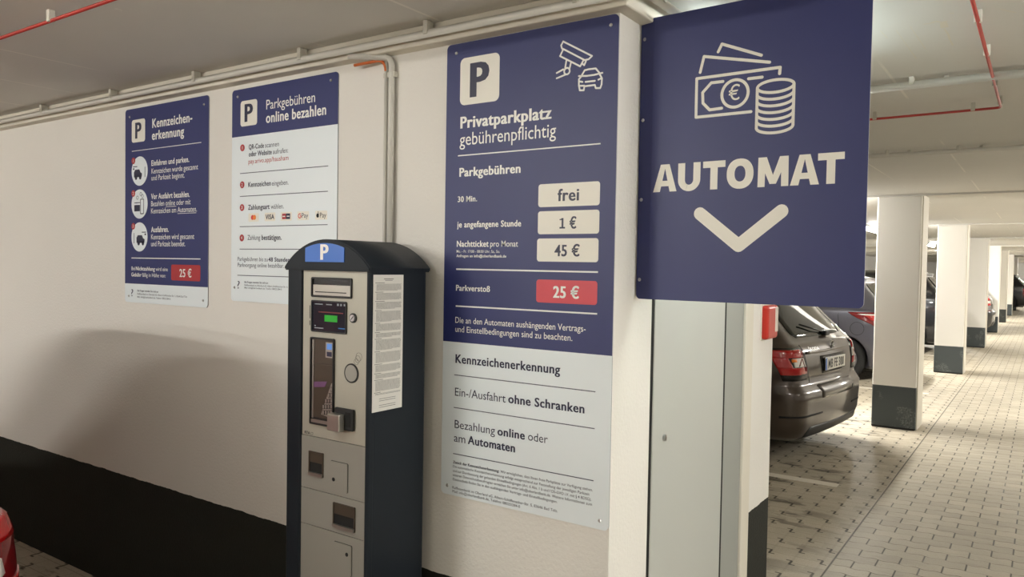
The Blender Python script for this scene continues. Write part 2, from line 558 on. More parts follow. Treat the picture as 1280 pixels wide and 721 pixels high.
# door in the side wall
d = struct(obj('door_1', box(WX - 0.05, WX + 0.002, 2.285, 2.943, 0.01, 2.06, 0.003), M_DOOR))
bm = bmesh.new()
add_box(bm, WX - 0.13, WX - 0.004, 2.965, 3.19, 0, 2.10, 0, 0.004)
struct(obj('frame', bm, M_DOORF, d))
bm = bmesh.new()
add_box(bm, WX - 0.13, WX + 0.006, 3.19, 3.29, 0, 2.10, 0, 0.004)
struct(obj('frame', bm, M_TRIMW, d))
bm = bmesh.new()
add_box(bm, WX - 0.10, WX - 0.001, 2.264, 2.284, 0.0, 2.09)
add_box(bm, WX - 0.10, WX - 0.001, 2.944, 2.966, 0.0, 2.09)
add_box(bm, WX - 0.138, WX - 0.07, 2.262, 2.965, 0.0, 2.10)
struct(obj('rebate', bm, M_GAP, d))
bm = bmesh.new()
bmesh.ops.create_cone(bm, cap_ends=True, segments=20, radius1=0.012, radius2=0.011, depth=0.012,
                      matrix=Matrix.Translation((WX + 0.004, 2.375, 1.052)) @ Matrix.Rotation(PI / 2, 4, 'Y'))
add_box(bm, WX + 0.009, WX + 0.0115, 2.373, 2.377, 1.046, 1.058)
struct(obj('lock', bm, M_STEEL, d))

# ------------------------------------------------------------------ lamps
def tube_lamp(x, y, rot, k, label):
    t = thing('tube_lamp', label, 'lamp', (x, y, CH - 0.09), math.radians(rot), 'ceiling tube lamps')
    L_ = 0.34 if 'behind the hanging sign' in label else 0.66
    e = L_ - 0.03
    obj('housing', box(-L_, L_, -0.05, 0.05, 0.045, 0.09, 0.006), M_LAMPH, t)
    bm = bmesh.new()
    n = 10
    for i in range(n):
        a0, a1 = PI + PI * i / n, PI + PI * (i + 1) / n
        q = [(s, 0.045 * math.cos(a), 0.045 + 0.045 * math.sin(a)) for s, a in ((-e, a0), (e, a0), (e, a1), (-e, a1))]
        bm.faces.new([bm.verts.new(v) for v in q])
    for s in (-e, e):
        bm.faces.new([bm.verts.new((s, 0.045 * math.cos(PI + PI * i / n), 0.045 + 0.045 * math.sin(PI + PI * i / n))) for i in range(n + 1)])
    bmesh.ops.remove_doubles(bm, verts=bm.verts, dist=1e-5)
    m = bpy.data.materials.new('lamp_diffuser')
    m.use_nodes = True
    b = m.node_tree.nodes['Principled BSDF']
    b.inputs['Base Color'].default_value = (0.9, 0.9, 0.88, 1)
    b.inputs['Emission Color'].default_value = ((0.86, 1.0, 0.97) if 'behind the hanging sign' in label else TUBE_COL) + (1,)
    b.inputs['Emission Strength'].default_value = TUBE_POWER * k
    obj('diffuser', bm, m, t)
    for s in (-L_ + 0.005, L_ - 0.015):
        obj('end_cap', box(s, s + 0.01, -0.048, 0.048, 0.0, 0.05), M_LAMPH, t)
for a in TUBES:
    tube_lamp(*a)

# ------------------------------------------------------------------ pipes and conduits
def clip(parent, p, rad, axis, up=0.03):
    """saddle clip round a pipe at p"""
    bm = bmesh.new()
    x, y, z = p
    a = rad + 0.0045
    if axis == 'x':
        add_box(bm, x - 0.009, x + 0.009, y - a, y + a, z - 0.004, z + up, 0, 0.002)
    elif axis == 'y':
        add_box(bm, x - a, x + a, y - 0.009, y + 0.009, z - 0.004, z + up, 0, 0.002)
    else:
        add_box(bm, x - a, x + a, y - 0.004, y + up, z - 0.009, z + 0.009, 0, 0.002)
    return obj('clip', bm, M_CLIP, parent)

t = thing('cable_conduit', 'long grey conduit clipped along the top of the sign wall under the ceiling', 'conduit', (0, 0, 0))
obj('pipe', tube([(-11.5, 1.928, 2.362), (-0.96, 1.928, 2.362)], 0.0125), M_CONDUIT, t)
for x in (-6.4, -5.7, -5.0, -4.3, -3.62, -2.96, -2.295, -1.68, -1.12):
    clip(t, (x, 1.928, 2.362), 0.0125, 'x', 0.04)

t = thing('cable_conduit', 'grey conduit running back under the ceiling above the hanging sign', 'conduit', (0, 0, 0))
obj('pipe', tube([(-0.945, 1.99, 2.384), (-0.945, 3.45, 2.384)], 0.014), M_CONDUIT, t)
for y in (2.10, 2.75, 3.35):
    clip(t, (-0.945, y, 2.384), 0.014, 'y', 0.018)
obj('coupling', tube([(-0.945, 1.985, 2.384), (-0.945, 2.03, 2.384)], 0.0165), M_CONDUIT, t)

t = thing('cable_conduit', 'pair of upright wall conduits behind the machine, one with an orange cable bend', 'conduit', (0, 0, 0))
obj('pipe', tube([(-1.918, 1.985, 1.2), (-1.918, 1.985, 2.315)], 0.008), M_CONDUIT, t)
clip(t, (-1.918, 1.985, 2.268), 0.008, 'z', 0.014)
pts = [(-2.06, 1.968, 2.318), (-2.0, 1.970, 2.319)] + bend((-2.0, 1.972, 2.320), (-1.918, 1.978, 2.322), (-1.918, 1.985, 2.24), 0.04)
c = obj('cable', tube(pts, 0.0055, 8), M_ORANGE, t)
c['label'] = 'orange cable bend'

pts = [(-1.892, 1.983, 1.2)] + bend((-1.892, 1.983, 1.2), (-1.892, 1.983, 2.326), (-2.1, 1.940, 2.345), 0.03) + [(-2.06, 1.940, 2.344)]
obj('pipe', tube(pts, 0.0112), M_CONDUIT, t)
clip(t, (-1.892, 1.983, 2.268), 0.0112, 'z', 0.016)

for y, nm in ((3.515, 'nearer'), (5.55, 'farther')):
    for k in range(2):
        lab = ('%s pair of grey ceiling conduits crossing the aisle, %s' % (nm, 'front one' if k == 0 else 'rear one'))
        t = thing('ceiling_conduit', lab, 'conduit', (0, 0, 0), 0, 'conduits across the aisle ceiling')
        yy = y + 0.042 * k
        obj('pipe', tube([(-0.98 if y < 4 else -6.9, yy, CH - 0.03), (6.5, yy, CH - 0.03)], 0.0145 if k == 0 else 0.009), M_CONDUIT, t)
        for j in range(9):
            clip(t, (-0.87 + 0.40 * j + 0.12 * k, yy, CH - 0.03), 0.0145 if k == 0 else 0.009, 'x', 0.029)

t = thing('red_pipe', 'thin red pipe running along the aisle ceiling and turning left at an elbow', 'pipe', (0, 0, 0))
pts = [(-0.19, -5.0, CH - 0.035)] + bend((-0.19, -5, CH - 0.035), (-0.19, 4.17, CH - 0.035), (-0.99, 4.2, CH - 0.035), 0.03) + [(-6.9, 4.35, CH - 0.035)]
obj('pipe', tube(pts, 0.0058), M_RED, t)
for y in (1.6, 2.72, 3.15, 3.66, 4.08):
    clip(t, (-0.19, y, CH - 0.035), 0.0058, 'y', 0.034)
for x in (-0.30, -0.72, -1.5, -2.4):
    clip(t, (x, 4.17 + 0.0269 * (-0.19 - x), CH - 0.035), 0.0058, 'x', 0.034)
t = thing('red_pipe', 'thin red pipe crossing the dim ceiling over the viewer, top left corner', 'pipe', (0, 0, 0))
obj('pipe', tube([(-11.0, 1.207, CH - 0.035), (-0.212, 1.207, CH - 0.035)], 0.0058), M_RED, t)
for x in (-5.4, -4.0, -2.644, -1.3):
    clip(t, (x, 1.207, CH - 0.035), 0.0058, 'x', 0.034)

# ------------------------------------------------------------------ signs
WY = 2.0           # wall face
FY = -0.0044       # face of the lettering, in sign space (panel face at y = -0.004)

def screw(parent, x, z, y=-0.004):
    bm = bmesh.new()
    bmesh.ops.create_cone(bm, cap_ends=True, segments=14, radius1=0.0058, radius2=0.0040, depth=0.003,
                          matrix=Matrix.Translation((x, y - 0.0014, z)) @ Matrix.Rotation(PI / 2, 4, 'X'))
    return obj('screw', bm, M_STEEL, parent)

def rule(parent, x0, x1, z, th, m):
    return obj('divider_line', prism([(x0, z - th / 2), (x1, z - th / 2), (x1, z + th / 2), (x0, z + th / 2)], FY - 0.0001, -0.0041), m, parent)

def panel(parent, W_, H_, split, split_top, rad=0.016, navy=None):
    """two-colour sheet: navy above split, grey below (or the other way round)"""
    bm = bmesh.new()
    pts = rr_pts(0, W_, 0, H_, rad)
    add_prism(bm, pts, -0.004, 0.0, 0, 2)
    bmesh.ops.bisect_plane(bm, geom=bm.verts[:] + bm.edges[:] + bm.faces[:], plane_co=(0, 0, split), plane_no=(0, 0, 1))
    for fc in bm.faces:
        if fc.material_index == 0 and fc.calc_center_median().z < split:
            fc.material_index = 1
    return obj('panel', bm, [navy or M_NAVY, M_SIGNGREY, M_SIGNEDGE], parent)

def logo(parent, x0, x1, z0, z1, px0, px1, pz0, pz1):
    t = obj('parking_symbol', prism(rr_pts(x0, x1, z0, z1, 0.12 * (x1 - x0)), FY - 0.0001, -0.0041), M_TILE, parent)
    texts('letter', [('P', px0, px1, pz0, pz1 - pz0, 2)], FY - 0.0004, M_LNAVY, t)
    return t

def price(parent, x0, x1, z0, z1, row, m, ml):
    t = obj('price_field', prism(rr_pts(x0, x1, z0, z1, 0.009), FY - 0.0001, -0.0041), m, parent)
    texts('lettering', [row], FY - 0.0004, ml, t)
    return t

def badge(parent, x, z, rad, ch):
    t = obj('number_badge', prism(circle(x, z, rad, n=24), FY - 0.0006, -0.0041), M_LREDD, parent)
    q = 0.10 if ch == '1' else 0.3
    texts('numeral', [(ch, x - rad * q, x + rad * q, z - rad * 0.45, rad * 0.9, 0 if ch == '1' else 1)], FY - 0.0009, M_LWHITE, t)
    return t

# --- first sign: licence plate recognition
SX, SZ = -3.6355, 1.4062
W1, H1 = 0.664, 0.9136
t = thing('information_sign', 'leftmost navy wall sign with three round pictograms and a red price field', 'sign', (SX, WY, SZ), 0, 'wall signs')
panel(t, W1, H1, 0.0888, 0)
X = lambda v: v - SX
Z = lambda v: v - SZ
S = lambda rows: shift(rows, SX, SZ)
logo(t, X(-3.578), X(-3.4645), Z(2.1605), Z(2.2667), X(-3.548), X(-3.494), Z(2.179), Z(2.2475))
texts('heading', S([('Kennzeichen-', -3.4049, -3.0908, 2.2165, 0.0385, 1), ('erkennung', -3.4071, -3.1522, 2.1615, 0.0385, 1)]), FY, M_LWHITE, t)
rule(t, X(-3.577), X(-3.0245), Z(2.121), 0.003, M_LWHITE)
texts('lettering', S([
    ('Einfahren und parken.', -3.4104, -3.1126, 2.0425, 0.0235, 1), ('Kennzeichen wurde gescannt', -3.4102, -3.0468, 2.0065, 0.0225, 0), ('und Parkzeit beginnt.', -3.41, -3.1473, 1.9755, 0.0225, 0),
    ('Vor Ausfahrt bezahlen.', -3.4122, -3.1076, 1.8895, 0.0235, 1), ('Bezahlen online oder mit', -3.412, -3.1011, 1.8565, 0.0225, 0), ('Kennzeichen am Automaten.', -3.4118, -3.0538, 1.8235, 0.0225, 0),
    ('Ausfahren.', -3.4112, -3.2682, 1.737, 0.0235, 1), ('Kennzeichen wird gescannt', -3.411, -3.0724, 1.704, 0.0225, 0), ('und Parkzeit beendet.', -3.4108, -3.1397, 1.672, 0.0225, 0),
    ('Bei', -3.5767, -3.5465, 1.559, 0.0166, 0), ('Nichtzahlung', -3.5395, -3.3789, 1.5589, 0.0168, 1), ('wird eine', -3.3725, -3.2751, 1.5589, 0.0166, 0),
    ('Gebühr', -3.5779, -3.4926, 1.5296, 0.0168, 1), ('fällig in Höhe von:', -3.486, -3.2916, 1.5297, 0.0166, 0)]), FY, M_LWHITE, t)
for a, b, z in ((-3.2928, -3.2103, 1.851), (-3.1997, -3.0587, 1.818)):
    rule(t, X(a), X(b), Z(z), 0.002, M_LWHITE)
rule(t, X(-3.578), X(-3.026), Z(1.6166), 0.004, M_LWHITE)
price(t, X(-3.2473), X(-3.0258), Z(1.519), Z(1.5897), S([('25 €', -3.1823, -3.0902, 1.5355, 0.033, 1)])[0], M_LREDD, M_LWHITE)
texts('small_print', S([('Bei Fragen wenden Sie sich an:', -3.5255, -3.3496, 1.4592, 0.0082, 1), ('Raiffeisenbank im Oberland eG, Albert-Schäffenacker-Str. 5, 83646 Bad Tölz', -3.5255, -3.1234, 1.4444, 0.0078, 0),
                        ('Mail: info@oberlandbank.de, Telefon: 08025/284-0', -3.5254, -3.2526, 1.430, 0.0076, 0), ('?', -3.5795, -3.5618, 1.435, 0.0315, 0)]), FY, M_LGREY, t)
for x, z in ((-3.60, 1.4357), (-3.005, 1.4365), (-3.597, 2.284), (-3.006, 2.282)):
    screw(t, X(x), Z(z))
for i, z in enumerate((2.0243, 1.8704, 1.716)):
    c = obj('pictogram', prism(circle(X(-3.51), Z(z), 0.0685, n=40), FY - 0.0001, -0.0041), M_SIGNGREY, t)
    bm = bmesh.new()
    A, B = FY - 0.0004, FY - 0.0001
    cx, cz = X(-3.51), Z(z)
    if i != 1:
        s = -1 if i == 0 else 1
        # car seen from the side, with the camera mast and the barrier post
        add_prism(bm, [(cx - 0.035 + s * 0.012, cz - 0.028), (cx + 0.030 + s * 0.012, cz - 0.028), (cx + 0.033 + s * 0.012, cz - 0.012), (cx + 0.02 + s * 0.012, cz - 0.006), (cx + 0.010 + s * 0.012, cz + 0.008), (cx - 0.025 + s * 0.012, cz + 0.008), (cx - 0.036 + s * 0.012, cz - 0.004)], A, B)
        for q in (-0.018, 0.018):
            add_prism(bm, circle(cx + q + s * 0.012, cz - 0.030, 0.010, n=14), A, B)
        add_stroke(bm, [(cx - s * 0.046, cz - 0.030), (cx - s * 0.046, cz + 0.018)], 0.004, A, B, cap=False)
        add_stroke(bm, [(cx + s * 0.056, cz + 0.022), (cx + s * 0.020, cz + 0.022)], 0.004, A, B, cap=False)
        add_stroke(bm, [(cx + s * 0.045, cz + 0.012), (cx + s * 0.056, cz + 0.012)], 0.008, A, B, cap=False)
    else:
        add_stroke(bm, rr_pts(cx + 0.008, cx + 0.036, cz - 0.046, cz + 0.022, 0.004), 0.004, A, B, closed=True)
        add_prism(bm, rr_pts(cx - 0.044, cx + 0.004, cz - 0.034, cz - 0.004, 0.003), A, B)
        add_stroke(bm, [(cx - 0.044, cz + 0.006), (cx + 0.004, cz + 0.006)], 0.004, A, B, cap=False)
        for q, e in ((-0.018, 0.03), (0.012, 0.046), (0.026, 0.036)):
            add_stroke(bm, circle(cx + q, cz + e, 0.008, n=14), 0.002, A, B, closed=True)
    obj('icon', bm, M_LNAVY, c)
    badge(t, X(-3.563), Z(z + 0.051), 0.0155, str(i + 1))

# --- second sign: payment steps
SX, SZ = -2.809, 1.4438
W2, H2 = 0.636, 0.874
t = thing('information_sign', 'wall sign with navy header and pale grey payment steps, partly behind the machine', 'sign', (SX, WY, SZ), 0, 'wall signs')
panel(t, W2, H2, Z(2.1237), 0)
logo(t, X(-2.752), X(-2.6447), Z(2.164), Z(2.2677), X(-2.7255), X(-2.671), Z(2.182), Z(2.2487))
texts('heading', S([('Parkgebühren', -2.587, -2.2989, 2.2185, 0.036, 0), ('online bezahlen', -2.5885, -2.2365, 2.165, 0.038, 1)]), FY, M_LWHITE, t)
texts('lettering', S([
    ('QR-Code', -2.6965, -2.5997, 2.0675, 0.018, 1), ('oder Website', -2.6962, -2.5507, 2.038, 0.0185, 1),
    ('Kennzeichen', -2.6982, -2.5546, 1.914, 0.0187, 1), ('Zahlungsart', -2.6984, -2.5616, 1.821, 0.0187, 1), ('bestätigen.', -2.6097, -2.4862, 1.6974, 0.019, 1),
    ('48 Stunden', -2.5665, -2.436, 1.6107, 0.0155, 1)]), FY, M_LNAVY, t)
texts('lettering', S([
    ('scannen', -2.5924, -2.5073, 2.067, 0.018, 0), ('aufrufen:', -2.5435, -2.4519, 2.038, 0.018, 0), ('eingeben.', -2.5488, -2.4483, 1.913, 0.018, 0),
    ('wählen.', -2.5534, -2.4753, 1.8205, 0.018, 0), ('Zahlung', -2.7007, -2.6193, 1.698, 0.0187, 0),
    ('Parkgebühren bis zu', -2.7651, -2.571, 1.6111, 0.0157, 0), ('nach', -2.43, -2.385, 1.6111, 0.0157, 0), ('Parkvorgang online bezahlbar.', -2.7648, -2.470, 1.5866, 0.0157, 0)]), FY, M_LGREY, t)
l = texts('web_address', S([('pay.arivo.app/hausham', -2.698, -2.4496, 2.009, 0.0176, 0)]), FY, M_LREDD, t)
l['label'] = 'red web address'
for z in (1.972, 1.8775, 1.7527, 1.6600, 1.5515):
    rule(t, X(-2.7525 if z > 1.57 else -2.7655), X(-2.223), Z(z), 0.0028, M_LGREY)
for i, z in enumerate((2.0767, 1.9251, 1.8313, 1.7062)):
    badge(t, X(-2.738), Z(z), 0.0142, str(i + 1))
texts('small_print', S([('Bei Fragen wenden Sie sich an:', -2.7181, -2.5665, 1.521, 0.0068, 1), ('Raiffeisenbank im Oberland eG, Albert-Schäffenacker-Str. 5, 83646 Bad Tölz', -2.7179, -2.372, 1.5085, 0.0064, 0),
                        ('Mail: info@oberlandbank.de, Telefon: 08025/284-0', -2.7178, -2.483, 1.498, 0.0062, 0), ('?', -2.7656, -2.75, 1.4966, 0.0299, 0)]), FY, M_LGREY, t)
for x, z in ((-2.7856, 1.5006), (-2.7723, 2.289), (-2.213, 2.289), (-2.20, 1.473)):
    screw(t, X(x), Z(z))
M_MCR = mat('card_red', (215, 40, 40), 0.4)
M_MCO = mat('card_orange', (240, 130, 40), 0.4)
for i, x in enumerate((-2.6626, -2.5589, -2.4601, -2.3606, -2.2584)):
    x = X(x)
    z = Z(1.789)
    k = obj('payment_mark', prism(rr_pts(x - 0.033, x + 0.033, z - 0.017, z + 0.017, 0.004), FY - 0.0001, -0.0041), M_TILE, t)
    A, B = FY - 0.0004, FY - 0.0001
    if i == 0:
        obj('disc', prism(circle(x - 0.006, z, 0.010, n=24), A, B), M_MCR, k)
        obj('disc', prism(circle(x + 0.006, z, 0.010, n=24), A - 0.0003, B), M_MCO, k)
    elif i == 1:
        texts('lettering', [('VISA', x - 0.0269, x + 0.0269, z - 0.009, 0.018, 1)], A, M_LNAVY, k)
    elif i == 2:
        obj('field', prism(rr_pts(x - 0.024, x - 0.001, z - 0.011, z + 0.011, 0.002), A, B), M_LREDD, k)
        obj('field', prism(rr_pts(x - 0.001, x + 0.024, z - 0.011, z + 0.011, 0.002), A, B), M_LNAVY, k)
        bm = add_stroke(bmesh.new(), [(x - 0.019, z), (x - 0.007, z)], 0.004, A - 0.0003, A)
        add_stroke(bm, [(x + 0.006, z), (x + 0.018, z)], 0.004, A - 0.0003, A)
        obj('lettering', bm, M_LWHITE, k)
    elif i == 3:
        bm = add_stroke(bmesh.new(), circle(x - 0.019, z, 0.0082, n=20, a0=45, a1=360), 0.0034, A, B, cap=False)
        add_stroke(bm, [(x - 0.019, z), (x - 0.0112, z)], 0.0034, A, B, cap=False)
        obj('letter', bm, M_MCR, k)
        texts('lettering', [('Pay', x - 0.0075, x + 0.0285, z - 0.008, 0.0175, 0)], A, M_LGREY, k)
    else:
        bm = add_prism(bmesh.new(), circle(x - 0.020, z - 0.001, 0.0070, 0.0082, n=20), A, B)
        add_prism(bm, circle(x - 0.0165, z - 0.0005, 0.0062, 0.0078, n=20, a0=60, a1=300), A, B)
        add_prism(bm, circle(x - 0.0172, z + 0.0115, 0.0018, 0.0034, n=12), A, B)
        obj('emblem', bm, M_LBLACK, k)
        texts('lettering', [('Pay', x - 0.0065, x + 0.0275, z - 0.009, 0.0175, 0)], A, M_LBLACK, k)

# --- third sign: tariff board
SX, SZ = -1.654, 0.8425
W3, H3 = 0.632, 1.492
t = thing('tariff_sign', 'tall navy and grey tariff board with white price fields, right of the machine', 'sign', (SX, WY, SZ), 0, 'wall signs')
panel(t, W3, H3, Z(1.3545), 0)
logo(t, X(-1.597), X(-1.439), Z(2.1313), Z(2.284), X(-1.5565), X(-1.4784), Z(2.1555), Z(2.2565))
texts('heading', S([('Privatparkplatz', -1.5939, -1.2419, 2.0570, 0.0350, 2), ('gebührenpflichtig', -1.5958, -1.2256, 2.0010, 0.0385, 0), ('Parkgebühren', -1.5949, -1.3518, 1.8995, 0.0265, 2)]), FY, M_LWHITE, t)
texts('lettering', S([
    ('30 Min.', -1.5998, -1.5197, 1.8165, 0.0172, 1), ('je angefangene Stunde', -1.6011, -1.3463, 1.733, 0.0185, 1), ('Nachtticket', -1.601, -1.4704, 1.6696, 0.0185, 1), ('pro Monat', -1.4643, -1.3569, 1.6698, 0.018, 0),
    ('Mo. - Fr. 17:00 - 08:00 Uhr, Sa., So.', -1.6018, -1.4261, 1.6503, 0.0082, 0), ('Anfragen an info@oberlandbank.de', -1.6021, -1.4008, 1.6355, 0.0082, 1),
    ('Parkverstoß', -1.6017, -1.4625, 1.525, 0.0178, 1),
    ('Die an den Automaten aushängenden Vertrags-', -1.6026, -1.1105, 1.4185, 0.0185, 0), ('und Einstellbedingungen sind zu beachten.', -1.602, -1.1552, 1.3885, 0.0185, 0)]), FY, M_LWHITE, t)
for z, th in ((1.9683, 0.0036), (1.5957, 0.0048), (1.4738, 0.0048)):
    rule(t, X(-1.602), X(-1.0735), Z(z), th, M_LWHITE)
price(t, X(-1.2846), X(-1.0724), Z(1.7902), Z(1.860), S([('frei', -1.2156, -1.1411, 1.807, 0.0335, 1)])[0], M_TILE, M_LNAVY)
k = price(t, X(-1.2846), X(-1.0724), Z(1.7077), Z(1.7775), S([('€', -1.1725, -1.1486, 1.724, 0.0315, 1)])[0], M_TILE, M_LNAVY)
x, z = X(-1.2075), Z(1.724)
bm = bmesh.new()
for q in ([(0.0075, 0), (0.0140, 0), (0.0140, 0.0315), (0.0075, 0.0315)], [(0.0005, 0), (0.0200, 0), (0.0200, 0.0048), (0.0005, 0.0048)], [(0.0005, 0.0255), (0.0100, 0.0255), (0.0100, 0.0315), (0.0078, 0.0315), (0.0050, 0.0292), (0.0005, 0.0285)]):
    y = FY - 0.0004 - 1e-4 * len(bm.faces)
    bm.faces.new([bm.verts.new((x + a, y, z + b)) for a, b in q])
obj('numeral', bm, M_LNAVY, k)
price(t, X(-1.2861), X(-1.0735), Z(1.6244), Z(1.6946), S([('45 €', -1.2232, -1.1355, 1.6415, 0.0315, 1)])[0], M_TILE, M_LNAVY)
price(t, X(-1.2859), X(-1.0745), Z(1.4993), Z(1.5694), S([('25 €', -1.2253, -1.1346, 1.516, 0.0325, 2)])[0], M_LRED, M_LWHITE)
texts('lettering', S([
    ('Kennzeichenerkennung', -1.5994, -1.1951, 1.286, 0.0265, 1), ('ohne Schranken', -1.3839, -1.109, 1.1775, 0.0255, 1),
    ('online', -1.4238, -1.3185, 1.0695, 0.0245, 1), ('Automaten', -1.5426, -1.3546, 1.024, 0.0255, 1)]), FY, M_LNAVY, t)
texts('lettering', S([('Ein-/Ausfahrt', -1.5994, -1.3942, 1.1765, 0.0255, 3), ('Bezahlung', -1.5988, -1.4336, 1.069, 0.0255, 3), ('oder', -1.3067, -1.2348, 1.0695, 0.0245, 3), ('am', -1.6007, -1.553, 1.0235, 0.0255, 3)]), FY, M_LNAVY, t)
for z in (1.2453, 1.1366, 0.9826):
    rule(t, X(-1.6035), X(-1.074), Z(z), 0.0026, M_LGREY)
texts('small_print', S([
    ('Zweck der Kennzeichenerkennung:', -1.603, -1.4145, 0.9503, 0.0082, 1), ('Wir ermöglichen, dass Ihnen freie Parkplätze zur Verfügung stehen.', -1.4091, -1.0764, 0.9507, 0.0078, 0),
    ('Die automatische Kennzeichenerkennung erfolgt entsprechend zur Feststellung der jeweiligen Parkzeit', -1.6039, -1.0867, 0.9363, 0.0078, 0),
    ('und zur Durchsetzung der geltenden Einstellbedingungen (Art. 6 Abs. 1 b und f DS-GVO i.V. mit § 4 BDSG).', -1.6036, -1.0804, 0.9218, 0.0078, 0),
    ('unseren Datenschutzbeauftragten erreichen Sie unter info@oberlandbank.de. Weitere Informationen zum', -1.6034, -1.0778, 0.9078, 0.0078, 0),
    ('Datenschutz finden Sie in den aushängenden Vertrags- und Einstellbedingungen.', -1.6031, -1.1971, 0.8932, 0.0078, 0),
    ('Raiffeisenbank im Oberland eG, Albert-Schäffenacker-Str. 5, 83646 Bad Tölz.', -1.6043, -1.195, 0.865, 0.0080, 3),
    ('Mail: info@oberlandbank.de, Telefon: 08025/284-0', -1.6041, -1.3321, 0.8523, 0.0080, 3)]), FY, M_LNAVY, t)
for x, z in ((-1.6269, 0.872), (-1.0517, 0.8684), (-1.6149, 2.3044), (-1.0479, 2.3049)):
    screw(t, X(x), Z(z))
def pic(parent, name, strokes, m=M_LWHITE, wd=0.0052):
    bm = bmesh.new()
    for st in strokes:
        closed = st[0] == 'c'
        pts = st[1] if closed else st
        add_stroke(bm, [(X(a), Z(b)) for a, b in pts], wd, FY - 0.0003, -0.0041, closed=closed)
    return obj(name, bm, m, parent)
pic(t, 'camera_icon', [
    ('c', [(-1.2064, 2.2819), (-1.1074, 2.2252), (-1.1184, 2.2172), (-1.1317, 2.2165), (-1.2022, 2.2576), (-1.21, 2.2614), (-1.2133, 2.2711)]),
    [(-1.2074, 2.2557), (-1.2163, 2.2399), (-1.1463, 2.2003), (-1.1362, 2.2158)], [(-1.1272, 2.2133), (-1.1329, 2.2019), (-1.1405, 2.2081)],
    [(-1.1938, 2.2249), (-1.1979, 2.2019)], [(-1.1783, 2.215), (-1.1831, 2.196)], ('c', circle(-1.1915, 2.192, 0.0096, n=20)),
    [(-1.2045, 2.1989), (-1.2271, 2.1911)], [(-1.1975, 2.1821), (-1.2267, 2.1752)]])
pic(t, 'car_icon', [
    [(-1.1412, 2.1724), (-1.131, 2.1867), (-1.1177, 2.188), (-1.0943, 2.1874), (-1.0817, 2.1729)], [(-1.1501, 2.1722), (-1.1232, 2.1694), (-1.0988, 2.1694), (-1.0721, 2.1719)],
    [(-1.1411, 2.1711), (-1.1499, 2.1631), (-1.1495, 2.1449), (-1.1462, 2.1302), (-1.1327, 2.1287), (-1.1309, 2.1401), (-1.0961, 2.1399), (-1.0929, 2.1305), (-1.0783, 2.1288), (-1.0742, 2.1386), (-1.0732, 2.1563), (-1.0822, 2.1714)],
    [(-1.1468, 2.1562), (-1.1377, 2.1536)], [(-1.0847, 2.1539), (-1.0761, 2.1566)], [(-1.1273, 2.1526), (-1.0963, 2.1519)], [(-1.148, 2.1434), (-1.1315, 2.142)]])

# --- hanging sign, at right angles to the side wall
HT, HW = 0.832, 0.646
t = thing('hanging_sign', 'big navy flag sign with banknotes, coins, a downward chevron and the word AUTOMAT', 'sign', (WX + 0.003, 2.133, 1.517), math.radians(-2.5))
bm = bmesh.new()
pts = rr_pts(0, HW, 0, HT, 0.014)
add_prism(bm, pts, -0.004, 0.0, 0, 1)
bmesh.ops.bisect_plane(bm, geom=bm.verts[:] + bm.edges[:] + bm.faces[:], plane_co=(0.046, 0, 0), plane_no=(1, 0, 0))
for v in bm.verts:
    v.co.y += max(0.0, 0.046 - v.co.x) * 0.21
obj('panel', bm, [M_NAVY, M_SIGNEDGE], t)
# folded mounting strip: a flange on the side wall and one behind the sheet
bm = bmesh.new()
add_box(bm, 0.0005, 0.0035, 0.0115, 0.065, 0.012, HT - 0.012)
add_box(bm, 0.0035, 0.048, 0.0115, 0.0145, 0.012, HT - 0.012)
obj('mounting_strip', bm, M_SIGNEDGE, t)
SX, SZ = 0.0, 1.517
for z in (2.2926, 2.052, 1.8146, 1.5747):
    screw(t, 0.0125, Z(z), 0.003)
    bm = bmesh.new()
    bmesh.ops.create_cone(bm, cap_ends=True, segments=12, radius1=0.005, radius2=0.0042, depth=0.005,
                          matrix=Matrix.Translation((0.0055, 0.03, Z(z) - 0.004)) @ Matrix.Rotation(PI / 2, 4, 'Y'))
    obj('bolt', bm, M_STEEL, t)
AUTO = [('A', 0.0546, 0.1295), ('U', 0.1335, 0.2020), ('T', 0.2096, 0.2755), ('O', 0.2798, 0.3557), ('M', 0.3674, 0.4505), ('A', 0.4545, 0.5290), ('T', 0.5250, 0.5905)]
def poly(bm, pts):
    y = FY - 0.00008 * len(bm.faces) if len(bm.faces) < 8 else FY
    bm.faces.new([bm.verts.new((a, y, b)) for a, b in pts])
